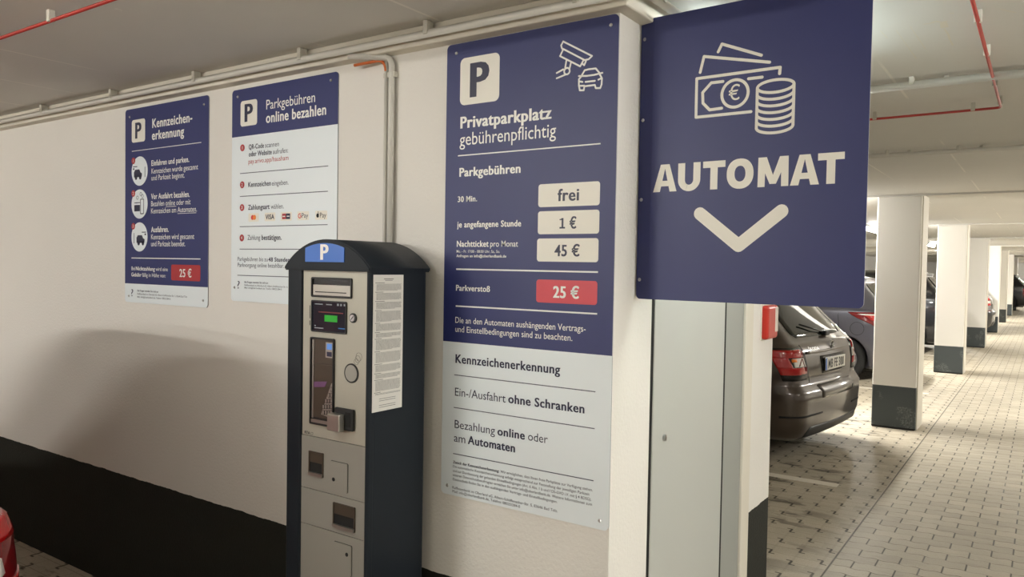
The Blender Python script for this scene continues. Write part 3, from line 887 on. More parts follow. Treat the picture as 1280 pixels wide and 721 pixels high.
def heavy(ch, x0, x1, z0, h):
    """one heavy capital between x0 and x1 standing on z0"""
    bm = bmesh.new()
    w_, s, b = x1 - x0, 0.0215, 0.0185
    z1 = z0 + h
    if ch == 'T':
        c_ = (x0 + x1) / 2
        poly(bm, [(x0, z1), (x0, z1 - b), (x1, z1 - b), (x1, z1)])
        poly(bm, [(c_ - s / 2, z1), (c_ - s / 2, z0), (c_ + s / 2, z0), (c_ + s / 2, z1)])
    elif ch == 'A':
        c_ = (x0 + x1) / 2
        k, q = 0.0140, s * 1.02
        poly(bm, [(x0, z0), (x0 + q, z0), (c_ + 0.0005, z1 - 0.010), (c_, z1), (c_ - k, z1)])
        poly(bm, [(x1, z0), (x1 - q, z0), (c_ - 0.0005, z1 - 0.010), (c_, z1), (c_ + k, z1)])
        poly(bm, [(x0 + w_ * 0.22, z0 + h * 0.20), (x1 - w_ * 0.22, z0 + h * 0.20), (x1 - w_ * 0.285, z0 + h * 0.40), (x0 + w_ * 0.285, z0 + h * 0.40)])
    elif ch == 'U':
        r_ = w_ / 2
        c_ = (x0 + x1) / 2
        n_ = 20
        for i in range(n_):
            q = [(c_ + ro_ * math.cos(a), z0 + 0.032 + rz_ * math.sin(a)) for ro_, rz_, a in
                 ((r_, 0.0335, PI + PI * i / n_), (r_, 0.0335, PI + PI * (i + 1) / n_), (r_ - s, 0.0335 - b, PI + PI * (i + 1) / n_), (r_ - s, 0.0335 - b, PI + PI * i / n_))]
            poly(bm, q)
        poly(bm, [(x0, z0 + 0.032), (x0 + s, z0 + 0.032), (x0 + s, z1), (x0, z1)])
        poly(bm, [(x1, z0 + 0.032), (x1 - s, z0 + 0.032), (x1 - s, z1), (x1, z1)])
    elif ch == 'O':
        c_, cz_ = (x0 + x1) / 2, (z0 + z1) / 2
        n_ = 48
        def sup(rx, rz, a):
            return (c_ + rx * math.copysign(abs(math.cos(a)) ** 0.9, math.cos(a)), cz_ + rz * math.copysign(abs(math.sin(a)) ** 0.9, math.sin(a)))
        for i in range(n_):
            a0, a1 = 2 * PI * i / n_, 2 * PI * (i + 1) / n_
            poly(bm, [sup(w_ / 2, h / 2 + 0.0015, a0), sup(w_ / 2, h / 2 + 0.0015, a1), sup(w_ / 2 - s * 1.05, h / 2 - b, a1), sup(w_ / 2 - s * 1.05, h / 2 - b, a0)])
    elif ch == 'M':
        c_ = (x0 + x1) / 2
        q = 0.0195
        poly(bm, [(x0, z0), (x0 + q, z0), (x0 + q + 0.001, z1), (x0 + 0.001, z1)])
        poly(bm, [(x1, z0), (x1 - q, z0), (x1 - q - 0.001, z1), (x1 - 0.001, z1)])
        poly(bm, [(x0 + 0.001, z1), (x0 + 0.024, z1), (c_ + 0.0085, z0 + h * 0.09), (c_ - 0.0085, z0 + h * 0.09)])
        poly(bm, [(x1 - 0.001, z1), (x1 - 0.024, z1), (c_ - 0.0085, z0 + h * 0.09), (c_ + 0.0085, z0 + h * 0.09)])
    me = bpy.data.meshes.new('capital_letter')
    bm.to_mesh(me)
    bm.free()
    return link('capital_letter', me, M_TILE, t)
for ch, x0, x1 in AUTO:
    heavy(ch, x0, x1, Z(1.8345), 0.0800)
bm = add_stroke(bmesh.new(), [(0.2034, Z(1.7675)), (0.3185, Z(1.6765)), (0.4345, Z(1.7680))], 0.0362, FY - 0.0003, -0.0041)
obj('chevron', bm, M_TILE, t)
pic(t, 'banknote_icon', [
    [(0.4195, 2.1347), (0.4205, 2.1510), (0.1841, 2.1520), (0.1845, 2.0425), (0.344, 2.0415)], [(0.194, 2.1685), (0.2046, 2.2117), (0.3917, 2.1686)],
    [(0.2463, 2.2185), (0.2567, 2.2385), (0.3688, 2.1907)], [(0.2621, 2.1340), (0.2279, 2.1345), (0.203, 2.1103), (0.2047, 2.0802), (0.2248, 2.0592), (0.2604, 2.060)],
    [(0.3352, 2.132), (0.3725, 2.1313)], ('c', circle(0.2975, 2.0965, 0.0375, n=36))], M_TILE, 0.0082)
texts('currency_symbol', S([('€', 0.2795, 0.3115, 2.0785, 0.0385, 0)]), FY, M_TILE, t)
cxx = 0.4092
st = [('c', circle(cxx, 2.1030, 0.0490, 0.0165, n=36)), [(cxx - 0.049, 2.103), (cxx - 0.049, 1.995)], [(cxx + 0.049, 2.103), (cxx + 0.049, 1.995)]]
for k in range(1, 7):
    z = 2.103 - 0.0180 * k
    st.append(circle(cxx, z, 0.049, 0.0165, n=24, a0=180, a1=360))
pic(t, 'coin_stack_icon', st, M_TILE, 0.0078)

# ------------------------------------------------------------------ payment machine
MX0, MX1, MY0, MY1 = -2.068, -1.689, 1.685, 1.955
t = thing('payment_machine', 'tall anthracite parking ticket machine with arched top and blue P plate', 'machine', ((MX0 + MX1) / 2, (MY0 + MY1) / 2, 0))
SX, SZ = (MX0 + MX1) / 2, 0.0
OY = (MY0 + MY1) / 2
fy = MY0 - OY        # front plane
by = MY1 - OY
hw = (MX1 - MX0) / 2
EAVE = 1.592
# body: shell with a recessed front, rounded vertical corners
bm = bmesh.new()
def rect_round(x0, x1, y0, y1, rad, n=5):
    return rr_pts(x0, x1, y0, y1, rad, n)
def add_vprism(bm, pts, z0, z1, mi=0):
    A = [bm.verts.new((a, b, z0)) for a, b in pts]
    B = [bm.verts.new((a, b, z1)) for a, b in pts]
    n = len(pts)
    bm.faces.new(A[::-1]).material_index = mi
    bm.faces.new(B).material_index = mi
    for i in range(n):
        bm.faces.new((A[i], A[(i + 1) % n], B[(i + 1) % n], B[i])).material_index = mi
add_vprism(bm, rect_round(-hw, hw, fy + 0.012, by, 0.018), 0.0, EAVE)
for s in (-1, 1):   # front posts
    xa, xb = sorted((s * hw, s * (X(-1.9965) if s < 0 else 1) * (-1 if s < 0 else 1) if s < 0 else X(-1.704)))
    add_vprism(bm, rect_round(min(xa, xb), max(xa, xb), fy, fy + 0.03, 0.008), 0.0, EAVE)
obj('body', bm, M_ANTH, t)
obj('plinth', box(-hw - 0.004, hw + 0.004, fy - 0.004, by, 0, 0.05, 0.004), M_DARK, t)
# arched roof
def arch(w_, z0, top, n=28):
    # circular segment
    h = top - z0
    R_ = (w_ * w_ + h * h) / (2 * h)
    a = math.asin(w_ / R_)
    return [(R_ * math.sin(a - 2 * a * i / n), z0 + h - R_ + R_ * math.cos(a - 2 * a * i / n)) for i in range(n + 1)]
bm = bmesh.new()
pts = [(hw + 0.008, EAVE - 0.008)] + arch(hw + 0.008, EAVE + 0.004, 1.684) + [(-hw - 0.008, EAVE - 0.008)]
add_prism(bm, pts, fy - 0.008, by + 0.004)
bmesh.ops.recalc_face_normals(bm, faces=bm.faces)
es = [e for e in bm.edges if len(e.link_faces) == 2 and abs(e.link_faces[0].normal.dot(e.link_faces[1].normal)) < 0.3]
bmesh.ops.bevel(bm, geom=es, offset=0.004, segments=2, affect='EDGES')
ro = obj('roof', bm, M_ANTH, t, smooth=False)
for p_ in ro.data.polygons:
    p_.use_smooth = abs(p_.normal.y) < 0.5 and p_.normal.z > 0.05
# blue plate with arched top
pz0, px0, px1 = 1.6117, X(-1.969), X(-1.790)
top = [(x, z) for x, z in arch(hw + 0.008, EAVE - 0.004, 1.6715, 40) if px0 <= x <= px1]
pl = obj('parking_plate', prism([(px1, pz0)] + [(px1, top[0][1] - 0.002)] + top + [(px0, top[-1][1] - 0.002), (px0, pz0)], fy - 0.0105, fy - 0.0082), M_BLUE, t)
texts('letter', [('P', X(-1.8973), X(-1.8587), 1.6195, 0.045, 2)], fy - 0.0109, M_LWHITE, pl)
# front panels
PX0, PX1 = X(-1.9945), X(-1.7052)
PYF = fy + 0.006
def front(name, x0, x1, z0, z1, dy, m, parent, rad=0.0, th=0.01):
    pts = rr_pts(x0, x1, z0, z1, rad) if rad else [(x1, z1), (x0, z1), (x0, z0), (x1, z0)]
    return obj(name, prism(pts, PYF - dy, PYF - dy + th), m, parent)
def framed(bm, x0, x1, z0, z1, ix0, ix1, iz0, iz1, y0, y1, rad=0.006, irad=0.004):
    """rectangular bezel with an open middle"""
    O = rr_pts(x0, x1, z0, z1, rad)
    I = rr_pts(ix0, ix1, iz0, iz1, irad)
    n = len(O)
    v = [[bm.verts.new((a, y, b)) for a, b in P_] for P_ in (O, I) for y in (y0, y1)]
    for i in range(n):
        j = (i + 1) % n
        bm.faces.new((v[0][i], v[0][j], v[2][j], v[2][i]))
        bm.faces.new((v[1][i], v[3][i], v[3][j], v[1][j]))
        bm.faces.new((v[0][i], v[1][i], v[1][j], v[0][j]))
        bm.faces.new((v[2][i], v[2][j], v[3][j], v[3][i]))
    return bm
pu = front('upper_panel', PX0, PX1, 1.0462, 1.5885, 0.0, M_PANEL, t)
front('top_strip', PX0, PX1, 1.5795, 1.5815, 0.0006, M_PANELL, pu, th=0.0008)
for a, b in ((0.8732, 1.0442), (0.7542, 0.8712), (0.06, 0.7522)):
    front('lower_panel', PX0 - 0.003, PX1, a, b, 0.0, M_PANELL, t)
# receipt slot window
k = obj('receipt_window', framed(bmesh.new(), X(-1.9537), X(-1.7683), 1.4986, 1.5629, X(-1.9490), X(-1.7730), 1.5035, 1.558, PYF - 0.005, PYF), M_DARK, t)
front('recess', X(-1.949), X(-1.773), 1.5035, 1.558, 0.0006, M_BLACKG, k, th=0.0005)
front('slot_plate', X(-1.946), X(-1.7765), 1.5052, 1.5385, 0.0018, M_SATIN, k, th=0.001)
front('slot', X(-1.9365), X(-1.793), 1.5140, 1.5172, 0.0023, M_DARK, k, th=0.0004)
# screen
k = obj('screen', framed(bmesh.new(), X(-1.9528), X(-1.7908), 1.3866, 1.4888, X(-1.9485), X(-1.7945), 1.391, 1.4845, PYF - 0.005, PYF), M_DARK, t)
front('display', X(-1.9485), X(-1.7945), 1.391, 1.4845, 0.0018, M_SCREEN, k, th=0.001)
g = front('green_field', X(-1.8912), X(-1.8328), 1.422, 1.4426, 0.0022, M_GREEN, k, th=0.0003)
y_ = PYF - 0.0023
bm = bmesh.new()
for xa, xb, z in ((-1.937, -1.900, 1.476), (-1.884, -1.858, 1.476), (-1.938, -1.932, 1.406), (-1.938, -1.896, 1.399)):
    add_prism(bm, [(X(xb), z + 0.0022), (X(xa), z + 0.0022), (X(xa), z - 0.0012), (X(xb), z - 0.0012)], y_, y_ + 0.0002)
for q in (-1.830, -1.816, -1.800):
    add_prism(bm, [(X(q) + 0.004, 1.481), (X(q) - 0.004, 1.481), (X(q) - 0.004, 1.474), (X(q) + 0.004, 1.474)], y_, y_ + 0.0002)
obj('status_marks', bm, M_SCRTXT, k)
bm = add_stroke(bmesh.new(), [(X(-1.918), 1.4515), (X(-1.808), 1.4515)], 0.0034, y_, y_ + 0.0002)
obj('red_line', bm, M_SCRRED, k)
bm = add_stroke(bmesh.new(), [(X(-1.826), 1.4035), (X(-1.799), 1.4035)], 0.0034, y_, y_ + 0.0002)
obj('blue_line', bm, M_SCRBLUE, k)
for a, b in ((1.4284, 1.4705), (1.4059, 1.4213)):
    front('slit', X(-1.9642), X(-1.9612), a, b, 0.0004, M_DARK, t, th=0.001)
# lock
bm = prism(circle(X(-1.762), 1.4395, 0.0150, n=28), PYF - 0.004, PYF)
k = obj('lock', bm, M_DARK, t)
obj('cylinder', prism(circle(X(-1.762), 1.4395, 0.0105, n=24), PYF - 0.0065, PYF - 0.003), M_CHROME, k)
obj('keyway', add_stroke(bmesh.new(), [(X(-1.7665), 1.435), (X(-1.7575), 1.444)], 0.0028, PYF - 0.0068, PYF - 0.006), M_DARK, k)
# window with the keypad behind it
wx0, wx1, wz0, wz1 = X(-1.9538), X(-1.8432), 1.0867, 1.3691
k = obj('keypad_window', framed(bmesh.new(), wx0, wx1, wz0, wz1, wx0 + 0.0045, wx1 - 0.0045, wz0 + 0.006, wz1 - 0.005, PYF - 0.007, PYF, 0.005, 0.003), M_DARK, t)
M_PINR = mat('keypad_recess', (78, 68, 58), 0.35, 0.2)
front('recess', wx0 + 0.004, wx1 - 0.004, wz0 + 0.005, wz1 - 0.005, 0.0006, M_PINR, k, th=0.0004)
front('sill', wx0 + 0.005, wx1 - 0.005, wz0 + 0.004, wz0 + 0.016, 0.0045, M_SATIN, k, th=0.003)
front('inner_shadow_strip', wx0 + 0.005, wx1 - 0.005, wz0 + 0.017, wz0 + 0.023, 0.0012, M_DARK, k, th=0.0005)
front('side_rail', wx0 + 0.006, wx0 + 0.014, wz0 + 0.02, wz1 - 0.008, 0.0025, M_SATIN, k, th=0.002)
cd = front('contact_display', wx1 - 0.042, wx1 - 0.010, 1.307, 1.356, 0.0016, M_SATIN, k, th=0.001)
front('glow', wx1 - 0.036, wx1 - 0.013, 1.333, 1.352, 0.0020, M_SKYB, k, th=0.0004)
front('lower_glow', wx1 - 0.036, wx1 - 0.013, 1.311, 1.326, 0.0020, M_LNAVY, k, th=0.0004)
front('shelf', wx0 + 0.014, wx1 - 0.0045, 1.276, 1.283, 0.0030, M_PINR, k, th=0.0025)
obj('pink_glow', prism([(wx0 + 0.076, 1.230), (wx0 + 0.014, 1.224), (wx0 + 0.014, 1.206), (wx0 + 0.066, 1.212)], PYF - 0.0012, PYF - 0.0006), M_PINK, k)
kp = obj('keypad', prism([(wx1 - 0.0045, 1.232), (wx1 - 0.014, 1.225), (wx1 - 0.060, 1.122), (wx1 - 0.0045, 1.114)], PYF - 0.0022, PYF - 0.0008), M_SATIN, k)
for i in range(5):
    for j in range(min(i + 1, 4)):
        cx, cz = wx1 - 0.0115 - j * 0.0118, 1.208 - i * 0.0185 - j * 0.0015
        k2 = obj('key', prism(rr_pts(cx - 0.0048, cx + 0.0048, cz - 0.0070, cz + 0.0070, 0.0015, 3), PYF - 0.0036, PYF - 0.002), M_DARK, kp)
        obj('key', prism(rr_pts(cx - 0.0036, cx + 0.0036, cz - 0.0055, cz + 0.0060, 0.0012, 3), PYF - 0.0042, PYF - 0.003), M_SATIN, kp)
# contactless field
k = obj('contactless_field', prism(circle(X(-1.7673), 1.2672, 0.0305, n=40), PYF - 0.003, PYF), M_DARK, t)
obj('face', prism(circle(X(-1.7673), 1.2672, 0.0258, n=40), PYF - 0.0036, PYF - 0.002), M_PANELL, k)
bm = bmesh.new()
for cx, cz, rr in ((-1.7365, 1.3205, 0.0128), (-1.7415, 1.3130, 0.0110), (-1.7475, 1.3045, 0.0095)):
    add_stroke(bm, circle(X(cx), cz, rr, n=20), 0.0011, PYF - 0.0004, PYF + 0.001, closed=True)
obj('coin_symbol', bm, M_INK, t)
# card reader
k = obj('card_reader', box(X(-1.832), X(-1.7495), PYF - 0.012, PYF, 1.087, 1.1555, 0.004), M_DARK, t)
obj('reader_nose', box(X(-1.8405), X(-1.786), PYF - 0.034, PYF - 0.010, 1.084, 1.138, 0.003), M_SATIN, k)
obj('card_slot', box(X(-1.782), X(-1.758), PYF - 0.0128, PYF - 0.0118, 1.10, 1.145), M_GAP, k)
texts('maker_lettering', [('RTA', X(-1.9825), X(-1.9566), 1.0498, 0.0082, 2)], PYF - 0.0004, M_LBLACK, t)
bm = add_stroke(bmesh.new(), rr_pts(X(-1.952), X(-1.943), 1.0500, 1.0575, 0.001, 2), 0.0012, PYF - 0.0005, PYF + 0.001, closed=True)
obj('maker_mark', bm, M_INK, t)
# coin return, service doors, ticket tray
def tray(name, x0, x1, z0, z1):
    k = obj(name, framed(bmesh.new(), x0, x1, z0, z1, x0 + 0.004, x1 - 0.004, z0 + 0.010, z1 - 0.004, PYF - 0.004, PYF, 0.002, 0.0015), M_PINR, t)
    front('recess', x0 + 0.003, x1 - 0.003, z0 + 0.006, z1 - 0.003, 0.0006, M_GAP, k, th=0.0004)
    obj('flap', prism([(x1 - 0.005, z1 - 0.005), (x0 + 0.005, z1 - 0.005), (x0 + 0.005, (z0 + z1) / 2 + 0.004), (x1 - 0.005, (z0 + z1) / 2 + 0.004)], PYF - 0.0025, PYF - 0.001), M_PINR, k)
    front('lip', x0 + 0.001, x1 - 0.001, z0, z0 + 0.011, 0.009, M_SATIN, k, th=0.008)
tray('coin_return', X(-1.9590), X(-1.8905), 0.918, 0.997)
tray('ticket_tray', X(-1.8425), X(-1.744), 0.771, 0.8495)
for x0, x1, z0, z1, kx, kz in ((X(-1.8562), X(-1.7788), 0.8890, 0.9800, X(-1.8399), 0.9225), (X(-1.8365), X(-1.7574), 0.630, 0.725, X(-1.7764), 0.6955)):
    k = front('service_door', x0, x1, z0, z1, 0.004, M_PANELL, t, 0.004)
    front('door_gap', x0 - 0.0012, x1 + 0.0012, z0 - 0.0012, z1 + 0.0012, 0.0008, M_GAP, k, 0.005, th=0.0006)
    obj('keyhole', prism(circle(kx, kz, 0.0062, n=18), PYF - 0.0048, PYF - 0.003), M_GAP, k)
# notice sheet taped on the right flank
SIDE = hw
bm = bmesh.new()
ya, yb, za, zb = 1.7010 - OY, 1.8347 - OY, 1.1508, 1.5752
add_box(bm, SIDE + 0.0002, SIDE + 0.001, ya, yb, za, zb)
k = obj('notice_sheet', bm, M_PAPER, t)
bm = bmesh.new()
def ink(y0, y1, z, th=0.0011):
    vs = [bm.verts.new((SIDE + 0.0012, a, b)) for a, b in ((y0, z), (y1, z), (y1, z + th), (y0, z + th))]
    bm.faces.new(vs)
z = zb - 0.014
ink(ya + 0.045, yb - 0.045, z, 0.002)
z -= 0.004
ink(ya + 0.05, yb - 0.05, z, 0.0015)
z -= 0.008
while z > za + 0.05:
    para = random.choice((3, 5, 8, 12, 15))
    ink(ya + 0.008, ya + 0.03 + random.random() * 0.02, z, 0.0016)
    z -= 0.0038
    for i in range(para):
        if z < za + 0.05:
            break
        end = yb - 0.008 - (random.random() * 0.05 if i == para - 1 else random.random() * 0.004)
        y0 = ya + 0.013
        while y0 < end:
            y1 = min(end, y0 + 0.004 + random.random() * 0.012)
            ink(y0, y1, z)
            y0 = y1 + 0.0012
        z -= 0.0027
    z -= 0.003
for d_ in (0.038, 0.032, 0.018, 0.012):
    ink(ya + 0.03, yb - 0.03, za + d_, 0.0015)
me = bpy.data.meshes.new('print')
bm.to_mesh(me)
bm.free()
link('print', me, M_INK, k)

# ------------------------------------------------------------------ fire alarm sounder on the wall end
t = thing('alarm_box', 'red alarm box with clear strip on the white wall end beside the brown car', 'alarm', (WX, 3.49, 1.305))
obj('body', box(0.0, 0.034, -0.085, 0.070, 0.0, 0.150, 0.014, 3), M_ALARM, t)
obj('lens', box(0.030, 0.037, 0.020, 0.058, 0.030, 0.140, 0.003), M_LENS, t)
obj('back_plate', box(0.0, 0.006, -0.088, 0.073, -0.003, 0.153, 0.002), M_TRIMW, t)

# ------------------------------------------------------------------ cars
def interp(tab, z):
    if z <= tab[0][0]:
        return tab[0][1:]
    for a, b in zip(tab, tab[1:]):
        if z <= b[0]:
            k = (z - a[0]) / (b[0] - a[0])
            return tuple(p + (q - p) * k for p, q in zip(a[1:], b[1:]))
    return tab[-1][1:]

NR, NC, NS, NF = 8, 10, 36, 8
class Shape:
    """car skin from level outlines: z, rear x, front x, half width, rear corner length, rear bow"""
    def __init__(s, tab):
        s.tab = tab
        s.n = NR + NC + NS + NF * 2
    def point(s, u, z):
        """u counts outline points from the rear middle along one side to the front middle"""
        sg = -1 if u < 0 else 1
        u = abs(u)
        xr, xf, hw_, rc, bow = interp(s.tab, z)
        rc_y = min(rc * 0.8, hw_ * 0.6)
        rf = min(0.55, (xr - xf) * 0.25)
        ya_ = hw_ - rc_y
        bo = bow * (ya_ / hw_) ** 2
        if u <= NR:
            y = ya_ * u / NR
            return Vector((xr - bow * (y / hw_) ** 2, sg * y, z))
        u -= NR
        if u <= NC:
            a = PI / 2 * u / NC
            e = 0.75
            return Vector((xr - bo - (rc - bo) * (1 - math.cos(a) ** e), sg * (ya_ + rc_y * math.sin(a) ** e), z))
        u -= NC
        xs0, xs1 = xr - rc, xf + rf
        if u <= NS:
            k = u / NS
            x = xs0 + (xs1 - xs0) * k
            taper_ = 0.035 * (abs(2 * k - 0.8)) ** 2 * hw_
            return Vector((x, sg * (hw_ - taper_ * (k > 0.4)), z))
        u -= NS
        yb_ = hw_ - 0.035 * 1.44 * hw_
        a = PI / 2 * min(1.0, u / NF)
        if u <= NF:
            return Vector((xs1 - rf * 0.75 * math.sin(a), sg * (yb_ * 0.55 + yb_ * 0.45 * math.cos(a)), z))
        k = (u - NF) / NF
        return Vector((xs1 - rf * 0.75 - rf * 0.25 * k, sg * yb_ * 0.55 * (1 - k), z))
    def u_side(s, x, z, side):
        """outline index of the side point with the given x"""
        lo, hi = NR, NR + NC + NS
        for _ in range(40):
            m_ = (lo + hi) / 2
            if s.point(m_, z).x > x:
                lo = m_
            else:
                hi = m_
        return side * lo
    def u_rear(s, y, z):
        sg = -1 if y < 0 else 1
        y = abs(y)
        lo, hi = 0, NR + NC
        for _ in range(40):
            m_ = (lo + hi) / 2
            if abs(s.point(m_, z).y) < y:
                lo = m_
            else:
                hi = m_
        return sg * lo
    def body(s, zs):
        bm = bmesh.new()
        rings = []
        for z in zs:
            pts = [s.point(i, z) for i in range(s.n + 1)] + [s.point(-i, z) for i in range(s.n - 1, 0, -1)]
            rings.append([bm.verts.new(p) for p in pts])
        n = len(rings[0])
        for A, B in zip(rings, rings[1:]):
            for i in range(n):
                j = (i + 1) % n
                fc = bm.faces.new((A[i], A[j], B[j], B[i]))
                fc.smooth = True
        for R_, rev in ((rings[0], True), (rings[-1], False)):
            h = s.n
            for i in range(h):
                a, b = i, i + 1
                c_, d_ = (n - i - 1), (n - i) % n
                q = [R_[a], R_[b], R_[c_], R_[d_]]
                q = list(dict.fromkeys(q))
                if len(q) >= 3:
                    try:
                        bm.faces.new(q[::-1] if rev else q).smooth = True
                    except ValueError:
                        pass
        bmesh.ops.recalc_face_normals(bm, faces=bm.faces)
        return bm
    def normal(s, u, z):
        e = 0.03
        a = s.point(u + 0.15, z) - s.point(u - 0.15, z)
        b = s.point(u, z + e) - s.point(u, z - e)
        n = a.cross(b)
        c_ = s.point(u, z)
        if n.length < 1e-9:
            return Vector((1, 0, 0))
        n.normalize()
        if n.dot(Vector((c_.x + 2.0 if abs(u) < NR + NC else 0.0, c_.y, 0.15))) < 0:
            n = -n
        return n
    def patch(s, name, corners, m, parent, off=0.004, th=0.02, nu=10, nv=8, rnd=0.0):
        """corners: (u,z) bottom-start, bottom-end, top-end, top-start"""
        bm = bmesh.new()
        (ua, za_), (ub, zb_), (uc, zc), (ud, zd) = corners
        G_ = []
        for j in range(nv + 1):
            v = j / nv
            row = []
            ins = rnd * (1 - math.sqrt(max(0, 1 - (max(0, abs(2 * v - 1) - (1 - 0.35)) / 0.35) ** 2))) if rnd else 0
            for i in range(nu + 1):
                k = ins + (1 - 2 * ins) * i / nu
                u_ = (ua * (1 - k) + ub * k) * (1 - v) + (ud * (1 - k) + uc * k) * v
                z_ = (za_ * (1 - k) + zb_ * k) * (1 - v) + (zd * (1 - k) + zc * k) * v
                nn = s.normal(u_, z_)
                p_ = s.point(u_, z_)
                row.append((bm.verts.new(p_ + nn * off), bm.verts.new(p_ + nn * (off - th))))
            G_.append(row)
        for j in range(nv):
            for i in range(nu):
                a, b, c_, d_ = G_[j][i], G_[j][i + 1], G_[j + 1][i + 1], G_[j + 1][i]
                bm.faces.new((a[0], b[0], c_[0], d_[0])).smooth = True
                bm.faces.new((a[1], d_[1], c_[1], b[1]))
        for L_ in ([G_[0][i] for i in range(nu + 1)], [G_[-1][i] for i in range(nu + 1)], [G_[j][0] for j in range(nv + 1)], [G_[j][-1] for j in range(nv + 1)]):
            for a, b in zip(L_, L_[1:]):
                bm.faces.new((a[0], b[0], b[1], a[1]))
        return obj(name, bm, m, parent)

def lathe_y(bm, prof, cx, cz, n=28, mi=0):
    rings = []
    for rad, y in prof:
        rings.append([bm.verts.new((cx + rad * math.cos(2 * PI * k / n), y, cz + rad * math.sin(2 * PI * k / n))) for k in range(n)])
    for A, B in zip(rings, rings[1:]):
        for k in range(n):
            fc = bm.faces.new((A[k], A[(k + 1) % n], B[(k + 1) % n], B[k]))
            fc.smooth = True
            fc.material_index = mi
    bm.faces.new(rings[0])
    bm.faces.new(rings[-1])
    return bm

def wheel(parent, x, side, yout, rad):
    y0, y1 = side * yout, side * (yout - 0.2)
    w_ = obj('wheel', lathe_y(bmesh.new(), [(rad * 0.62, y0 - side * 0.03), (rad * 0.66, y0), (rad * 0.92, y0 - side * 0.004), (rad, y0 - side * 0.03), (rad, y1 + side * 0.03), (rad * 0.9, y1), (rad * 0.4, y1)], x, rad), M_TYRE, parent)
    bm = bmesh.new()
    for k in range(5):
        a = 2 * PI * k / 5 + 0.3
        for da in (-0.16, 0.16):
            p0 = (x + rad * 0.12 * math.cos(a), y0 - side * 0.020, rad + rad * 0.12 * math.sin(a))
            p1 = (x + rad * 0.63 * math.cos(a + da), y0 - side * 0.012, rad + rad * 0.63 * math.sin(a + da))
            add_tube(bm, [p0, p1], rad * 0.055, 6)
    lathe_y(bm, [(rad * 0.60, y0 - side * 0.012), (rad * 0.66, y0 - side * 0.001), (rad * 0.67, y0 - side * 0.02), (rad * 0.6, y0 - side * 0.025)], x, rad)
    lathe_y(bm, [(rad * 0.15, y0 - side * 0.03), (rad * 0.13, y0 - side * 0.008)], x, rad, 16)
    obj('rim', bm, M_RIM, w_)

def make_car(name, label, loc, rot, paint, spec, rear):
    t = thing(name, label, 'car', (loc[0], loc[1], 0), math.radians(rot))
    s = Shape(spec['tab'])
    zs = spec['zs']
    o = obj('body', s.body(zs), paint, t)
    # wheel arches cut out of the skin
    cut = bmesh.new()
    for wx in spec['wheels']:
        for sd in (-1, 1):
            c_ = bmesh.new()
            bmesh.ops.create_cone(cut, cap_ends=True, segments=36, radius1=spec['wr'] * 1.13, radius2=spec['wr'] * 1.13, depth=0.5,
                                  matrix=Matrix.Translation((wx, sd * spec['hw'], spec['wr'] * 1.02)) @ Matrix.Rotation(PI / 2, 4, 'X'))
            c_.free()
    me = bpy.data.meshes.new('cut')
    cut.to_mesh(me)
    cut.free()
    co = bpy.data.objects.new('cut', me)
    COL.objects.link(co)
    md = o.modifiers.new('arch', 'BOOLEAN')
    md.object = co
    md.operation = 'DIFFERENCE'
    md.solver = 'EXACT'
    dg = bpy.context.evaluated_depsgraph_get()
    dg.update()
    co.parent = t
    dg.update()
    nm = bpy.data.meshes.new_from_object(o.evaluated_get(dg))
    o.modifiers.remove(md)
    if len(nm.polygons) > 100:
        o.data = nm
        nm.materials.clear()
        nm.materials.append(paint)
    for p_ in o.data.polygons:
        p_.material_index = 0
    bpy.data.objects.remove(co)
    for wx in spec['wheels']:
        for sd in (-1, 1):
            wheel(t, wx, sd, spec['hw'] - 0.025, spec['wr'])
    obj('underbody', box(spec['len'] + 0.25, -0.22, -0.62, 0.62, 0.16, 0.45, 0.02), M_DARK, t)
    # glass
    for sd, q in ((-1, 'l'), (1, 'r')):
        for wn in spec['side_glass']:
            (xa, za), (xb, zb), (xc, zc), (xd, zd) = wn
            s.patch('side_window', [(s.u_side(xa, za, sd), za), (s.u_side(xb, zb, sd), zb), (s.u_side(xc, zc, sd), zc), (s.u_side(xd, zd, sd), zd)], M_GLASS, t, 0.003)
    zg0, zg1, yb0, yb1 = spec['rear_glass']
    s.patch('rear_window', [(s.u_rear(-yb0, zg0), zg0), (s.u_rear(yb0, zg0), zg0), (s.u_rear(yb1, zg1), zg1), (s.u_rear(-yb1, zg1), zg1)], M_GLASS, t, 0.004, nu=16, nv=10, rnd=0.04)
    n = s.n
    zg0, zg1 = spec['wind']
    s.patch('windscreen', [(n - 13, zg0), (n, zg0), (n, zg1), (n - 13, zg1)], M_GLASS, t, 0.004)
    s.patch('windscreen', [(-n, zg0), (-n + 13, zg0), (-n + 13, zg1), (-n, zg1)], M_GLASS, t, 0.004)
    rear(t, s)
    return t, s

def lines_side(s, t, x, z0, z1, sd, m=M_GAP):
    s.patch('door_seam', [(s.u_side(x, z0, sd), z0), (s.u_side(x - 0.006, z0, sd), z0), (s.u_side(x - 0.006, z1, sd), z1), (s.u_side(x, z1, sd), z1)], m, t, 0.001, 0.006, 1, 8)

